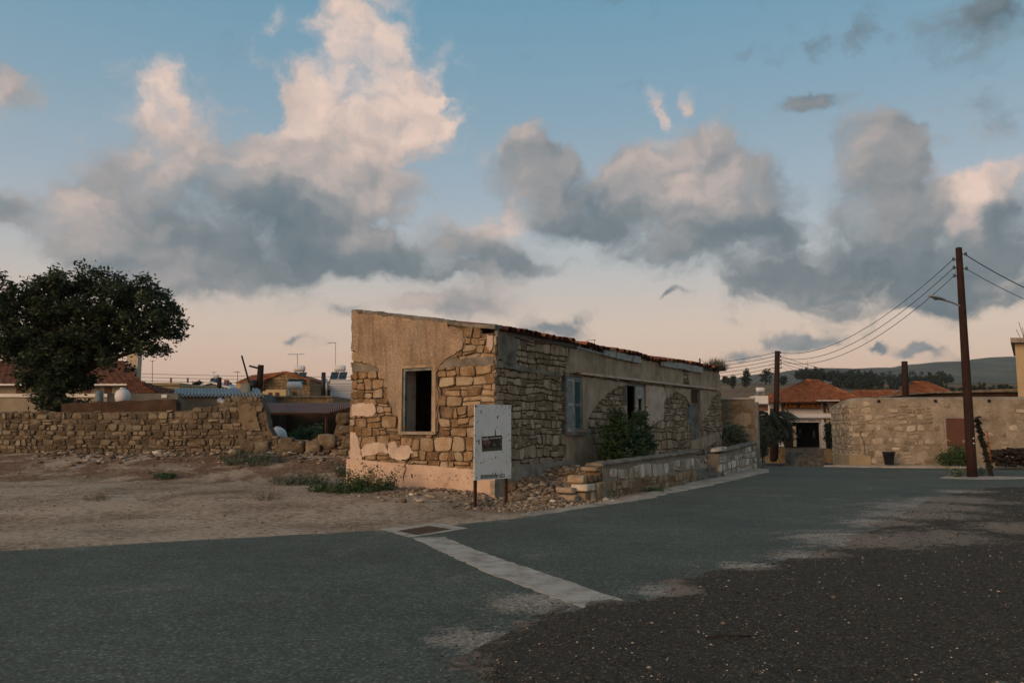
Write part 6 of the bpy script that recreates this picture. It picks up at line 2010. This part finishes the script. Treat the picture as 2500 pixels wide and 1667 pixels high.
for (px, py, Y, hh, ww, lab) in ((1768, 932, 300, 3.6, 1.9, 'small round tree on the dry slope left of the solar tank'), (1870, 932, 300, 6.5, 4.6, 'broad dark tree on the skyline left of the tavern pole'), (1912, 938, 280, 4.4, 2.4, 'single tree on the slope right of the tavern pole'),
                                 (1822, 958, 260, 7.0, 2.2, 'tall cypress-like tree above the yard wall'), (1790, 962, 255, 5.0, 1.6, 'slim tree left of the tall cypress-like tree'), (1778, 942, 290, 3.0, 1.8, 'low rounded tree above the yard wall'),
                                 (1990, 925, 340, 6.5, 3.4, 'highest dark tree at the left end of the pine belt'), (2120, 955, 200, 5.5, 5.2, 'rounded dark tree behind the link roof'), (2180, 953, 195, 3.6, 3.8, 'second rounded tree behind the link roof'), (2420, 936, 420, 3.0, 6.0, 'low dark clump on the far golden field')):
    b = at(px, py, Y); b.z = height(b.x, b.y); hh *= .85
    make_tree('far_tree', lab, tuple(b), b + Vector((0, 0, hh * .35)), [(tuple(b + Vector((0, 0, hh * .45))), (ww * .62, ww * .62, hh * .38), 40), (tuple(b + Vector((ww * .15, 0, hh * .8))), (ww * .4, ww * .4, hh * .24), 22)], 14, .34 * (hh / 5) ** .5, 300 + k, MT['leaf_pine'], group='lone trees on the far slope', trunk_r=hh * .03, clump=hh * .1, limbs=3)
    k += 1
fh = thing('far_farmhouse', 'tiny pale farmhouse at the foot of the hill', 'house', 2295, 938, 380)
px_box('wall', MT['wall_white'], fh, 2284, 2306, 932, 939, 380, 6)
a, b = at(2282, 932, 379), at(2309, 932, 379); c, d = at(2304, 927, 384), at(2287, 927, 384)
tiled_slope('roof', fh, a, b, c, d, 4, 8)
px_box('window', MT['black'], fh, 2289, 2292, 934, 937, 379.9, .05)
for (px, py0, py1, lab) in ((1971, 880, 906, 'thin lattice mast on the far hill behind the tavern roof'), (2365, 855, 880, 'thin mast on the hill crest right of the big pole')):
    a, b = at(px, py1, 1500), at(px, py0, 1500)
    MB_ = MB()
    h = empty('radio_mast', a, 0, lab, 'mast', 'radio masts on the hills')
    for s in (-1, 1):
        MB().tube([a + Vector((s * 1.2, 0, 0)), b], .35, 4).build('leg', MT['galv'], h)

# ------------------------------------------------------------------ plants near the house
u0 = HC + EU * 4.95 - EV * .75
def hb(u, w, z, ru, rw_, rz, n):
    p = HC + EU * u - EV * w
    return ((p.x, p.y, z), (ru, ru, rz), n)
base = HC + EU * 4.6 - EV * .85; base.z = .6
def find_u(px, w):
    o = HC - EV * w
    x, y, z = on_plane(px, 1000, o, EV)
    return house_uv(x, y)[0]
W_ = .85
ub = [(find_u(px, W_), z) for px, z in ((1500, 1.1), (1520, 1.45), (1555, 1.3), (1495, .85), (1530, .9), (1560, .95), (1505, 1.75))]
bush = make_tree('house_bush', 'dense dark green bush growing against the ruined house', tuple(HC + EU * ub[4][0] - EV * W_ + Vector((0, 0, .58))), HC + EU * ub[4][0] - EV * W_ + Vector((0, 0, .9)),
                 [hb(ub[0][0], W_, 1.30, .36, .36, .42, 36), hb(ub[1][0], W_, 1.45, .38, .36, .36, 36), hb(ub[2][0], W_, 1.38, .36, .36, .46, 36), hb(ub[3][0], W_, .92, .44, .4, .30, 32), hb(ub[4][0], W_, .95, .6, .4, .34, 50),
                  hb(ub[5][0], W_, .98, .34, .36, .34, 26), hb(ub[6][0], W_, 1.80, .16, .16, .24, 12), hb(ub[2][0] + .1, W_, 1.80, .14, .14, .22, 10), hb(ub[5][0] + .55, W_, 1.05, .12, .12, .3, 6), hb(ub[0][0] - .4, W_, 1.1, .12, .12, .4, 7)], 38, .042, 400, MT['leaf_bush'], trunk_r=.05, clump=.17, limbs=16, cat='bush', long=1.3)
yb = at(1795, 1062, 30.4)
make_tree('yard_bush', 'thin grey-green bush before the ochre yard wall', (yb.x, yb.y, .75), Vector((yb.x, yb.y, 1.0)), [((yb.x, yb.y, 1.25), (.42, .3, .42), 40), ((yb.x + .1, yb.y, .95), (.4, .3, .25), 20)], 22, .05, 410, MT['leaf_blue'], trunk_r=.03, clump=.15, limbs=8, cat='bush', long=1.6)

def weed(name, label, px, py, zg, spread_px, h_, n, seed, material, Y=None, droop=.25, blade=.05, cat='weeds', group=None, flat_=1.0):
    """low branching weed: thin stems with small leaves"""
    R = random.Random(seed)
    c = gnd(px, py, zg) if Y is None else at(px, py, Y)
    t = empty(name, c, 0, label, cat, group)
    rx = spread_px * c.y / F_PX
    st_ = MB(); tips = []
    for k in range(n):
        a = R.uniform(0, 2 * PI); rr = R.random() ** .6
        o = c + Vector((math.cos(a) * rr * rx * .75, math.sin(a) * rr * min(rx, .55) * flat_ * .8, -.03))
        o.z = height(o.x, o.y) - .01
        d = Vector((math.cos(a) * R.uniform(.1, .8), math.sin(a) * R.uniform(.1, .8), R.uniform(.5, 1.0))).normalized()
        L = h_ * R.choice([.4, .55, .7, .9, 1.1, 1.5])
        pts = [o + d * L * i / 4 + Vector((0, 0, -droop * L * (i / 4) ** 2 * .5)) for i in range(5)]
        st_.tube(pts, [.006, .005, .004, .003, .002], 4, cap=False)
        tips += [pts[2], pts[3], pts[4], pts[1]] if R.random() < .8 else [pts[1]]
    st_.build('stems', MT['leaf_dry'], t, fix=False)['kind'] = 'stuff'
    leaf_cloud('leaves', material, t, [(tuple(p), (.05, .05, .05), 1) for p in tips], 6, blade * .62, seed + 5, .2, .085)
    return t
weed('low_weed', 'grey-green low weed sprawling on the red soil below the field wall', 620, 1150, .32, 85, .30, 95, 500, MT['leaf_blue'])
weed('low_weed', 'wide grey-green weed left of the plinth corner', 735, 1182, .20, 85, .22, 90, 510, MT['leaf_blue'])
weed('low_weed', 'tallest green weed against the left end of the plinth', 905, 1200, .16, 66, .46, 90, 520, MT['leaf_mid'])
weed('low_weed', 'dark green weed spreading in front of the plinth', 845, 1205, .15, 110, .18, 130, 530, MT['leaf_mid'])
weed('low_weed', 'small bluish weed touching the left house corner', 845, 1168, .22, 26, .38, 34, 540, MT['leaf_blue'])
weed('dry_weed', 'small dry shrublet alone on the dirt lot', 652, 1228, .08, 34, .26, 26, 550, MT['leaf_dry'], blade=.022)
weed('low_weed', 'small flat green weed on the dirt right of the lot edge', 398, 1164, .28, 28, .10, 30, 560, MT['leaf_mid'])
weed('low_weed', 'little green weed at the foot of the low garden wall', 1600, 1198, .03, 26, .10, 40, 570, MT['leaf_mid'], blade=.04)
weed('low_weed', 'faint flat weed left on the pale dirt', 240, 1226, .1, 46, .05, 24, 580, MT['leaf_dry'], blade=.03)
weed('dry_weed', 'thin dry stalks on the red soil left of the corner weed', 790, 1165, .22, 30, .42, 12, 590, MT['leaf_dry'], blade=.012)
weed('dry_weed', 'withered tuft at the bottom edge of the gravel', 1172, 1655, .02, 16, .07, 22, 595, MT['leaf_dry'], blade=.012)

# ------------------------------------------------------------------ rubble and loose stones round the house
R = random.Random(99)
pts, sz = [], []
def add_rubble(n, fu, fw_, s0, s1, power=2.0):
    for _ in range(n):
        u, w = fu(), fw_()
        p = HC + EU * u - EV * w
        if p.x > road_left(p.y) - .05: continue
        s = s0 + (s1 - s0) * R.random() ** (power * 2)
        pts.append((p.x, p.y, height(p.x, p.y) + s * .2)); sz.append(s)
add_rubble(5200, lambda: R.uniform(-1.6, 2.6), lambda: R.uniform(.05, 2.3), .008, .06, 1.6)
add_rubble(700, lambda: R.gauss(1.2, .9), lambda: abs(R.gauss(.2, .6)) + .05, .012, .12, 1.7)
add_rubble(500, lambda: R.uniform(2, 10), lambda: R.uniform(.05, 1.3), .015, .10)
add_rubble(1100, lambda: -abs(R.gauss(0, .9)) - .1, lambda: R.uniform(-3.2, .6), .010, .075)
for _ in range(700):                               # along the field wall
    x = R.uniform(-14, -4.2); y = 24.3 - abs(R.gauss(0, .9))
    s = .02 + .11 * R.random() ** 3
    pts.append((x, y, height(x, y) + s * .2)); sz.append(s)
for _ in range(4200):                              # grit on the dirt lot
    y = R.uniform(10.2, 22); x = R.uniform(-16, 1.0)
    if x > road_left(y) - .02: continue
    s = .007 + .022 * R.random() ** 3
    pts.append((x, y, height(x, y) + s * .15)); sz.append(s)
MT['rubble'] = mat('rubble_stone', [(.12, .09, .062), (.185, .145, .105), (.29, .245, .19)], 3, .95, .3, 40, rnd=.7)
tag(scatter_mesh('rubble', pts, sz, MT['rubble'], None, 12), 'small stones and grit strewn round the ruined house', 'rubble', kind='stuff')

def loose_stone(c, s, seed, material, name='loose_stone', parent=None):
    bm = bmesh.new()
    bmesh.ops.create_icosphere(bm, subdivisions=2, radius=1.0)
    o3 = Vector((seed * 3.7, seed * 1.3, seed * .7))
    for v in bm.verts:
        n = mnoise.noise(v.co * 1.1 + o3) * .38 + mnoise.noise(v.co * 2.6 + o3) * .12
        v.co = v.co * (1 + n)
        m_ = max(abs(v.co.x), abs(v.co.y), abs(v.co.z) * 1.2)
        v.co *= (.86 / max(.86, m_)) ** .5
    me = bpy.data.meshes.new(name)
    bm.to_mesh(me); bm.free()
    me.materials.append(material)
    me.polygons.foreach_set('use_smooth', [True] * len(me.polygons))
    me.set_sharp_from_angle(angle=rad(32))
    o = link_mesh(name, me, parent)
    o.location = c
    o.scale = (s * R.uniform(.9, 1.3), s * R.uniform(.7, 1.0), s * R.uniform(.4, .65))
    o.rotation_euler = (R.uniform(-.25, .25), R.uniform(-.25, .25), R.uniform(0, 6.28))
    return o
spots = [(1262, 1222, .2, 'stone_grey'), (1235, 1196, .3, 'stone'), (1242, 1210, .09, 'stone_pale'), (1180, 1212, .06, 'stone_pale'), (1050, 1213, .10, 'stone_pale'), (1025, 1224, .09, 'stone_pale'), (1040, 1200, .07, 'stone_pale'), (1260, 1205, .08, 'stone_pale'),
         (1300, 1192, .09, 'stone_pale'), (1320, 1200, .07, 'stone_pale'), (1335, 1215, .13, 'stone_grey'), (1290, 1170, .12, 'stone_grey'), (1310, 1160, .14, 'stone_grey'), (1345, 1168, .15, 'stone'), (1340, 1140, .10, 'stone'), (1430, 1160, .16, 'stone_grey'),
         (1425, 1140, .22, 'stone'), (1395, 1150, .12, 'stone'), (1450, 1150, .12, 'stone_grey'), (1480, 1222, .09, 'stone_pale'), (1495, 1226, .08, 'stone_pale'), (1440, 1228, .07, 'stone'), (1350, 1180, .09, 'stone_pale'), (1375, 1168, .10, 'stone'),
         (1090, 1216, .05, 'stone_pale'), (985, 1225, .09, 'stone'), (1005, 1208, .06, 'stone_pale'), (1140, 1232, .06, 'stone_pale'), (1215, 1180, .12, 'stone_grey'), (1725, 1120, .16, 'stone_pale'), (1735, 1108, .14, 'stone_pale'), (1705, 1130, .12, 'stone_grey')]
for i, (px, py, s, mt) in enumerate(spots):
    z = .2
    for _ in range(12):
        g = gnd(px, py, z); z = .5 * z + .5 * height(g.x, g.y)
    o = loose_stone((g.x, g.y, height(g.x, g.y) + s * .22), s, i + 1, MT[mt])
    big_ = s >= .15
    own = {0: 'dark rounded boulder beside the right post of the notice board', 1: 'brown block lying behind the notice board at the house corner', 16: 'broad brown block leaning at the foot of the long wall', 15: 'grey block at the start of the low garden wall coping', 29: 'pale block lying on the broken end of the far garden wall', 13: 'squarish brown block high in the rubble slope right of the notice board'}
    if i in own:
        tag(o, own[i], 'stone')
        continue
    tag(o, 'fist-sized loose stone in the rubble round the ruined house' if not big_ else 'large tumbled block in the rubble round the ruined house', 'stone', 'loose stones in the rubble' if not big_ else 'large tumbled blocks')
for i, (px, py, s) in enumerate(((335, 1102, .09), (393, 1106, .14), (410, 1104, .12), (470, 1100, .12), (520, 1098, .1), (600, 1104, .24), (700, 1112, .13), (740, 1104, .12), (755, 1128, .07), (830, 1112, .2), (805, 1100, .14), (660, 1108, .1), (845, 1132, .12), (230, 1100, .1), (95, 1098, .13), (160, 1104, .09))):
    z = .6
    for _ in range(20):
        g = gnd(px, py, z); z = .6 * z + .4 * height(g.x, min(24.2, g.y))
    g.y = min(g.y, 24.15)
    o = loose_stone((g.x, g.y, height(g.x, g.y) + s * .2), s, 60 + i, MT['stone_pale' if i % 3 else 'stone_grey'])
    tag(o, 'stone fallen onto the bank below the field wall', 'stone', 'stones fallen from the field wall')

# ------------------------------------------------------------------ the evening air
hz = MB().box(-3500, 3500, -3400, 3500, -12, 190).build('haze', MT['wire'], None)
hm = bpy.data.materials.new('evening_haze')
hm.use_nodes = True
nt = hm.node_tree; nt.nodes.clear()
pv = node(nt, 'ShaderNodeVolumePrincipled', {'Color': (.72, .80, .86, 1), 'Density': .00012, 'Anisotropy': 0.0})
ho = node(nt, 'ShaderNodeOutputMaterial')
nt.links.new(pv.outputs[0], ho.inputs['Volume'])
hz.data.materials.clear(); hz.data.materials.append(hm)
tag(hz, kind='stuff')
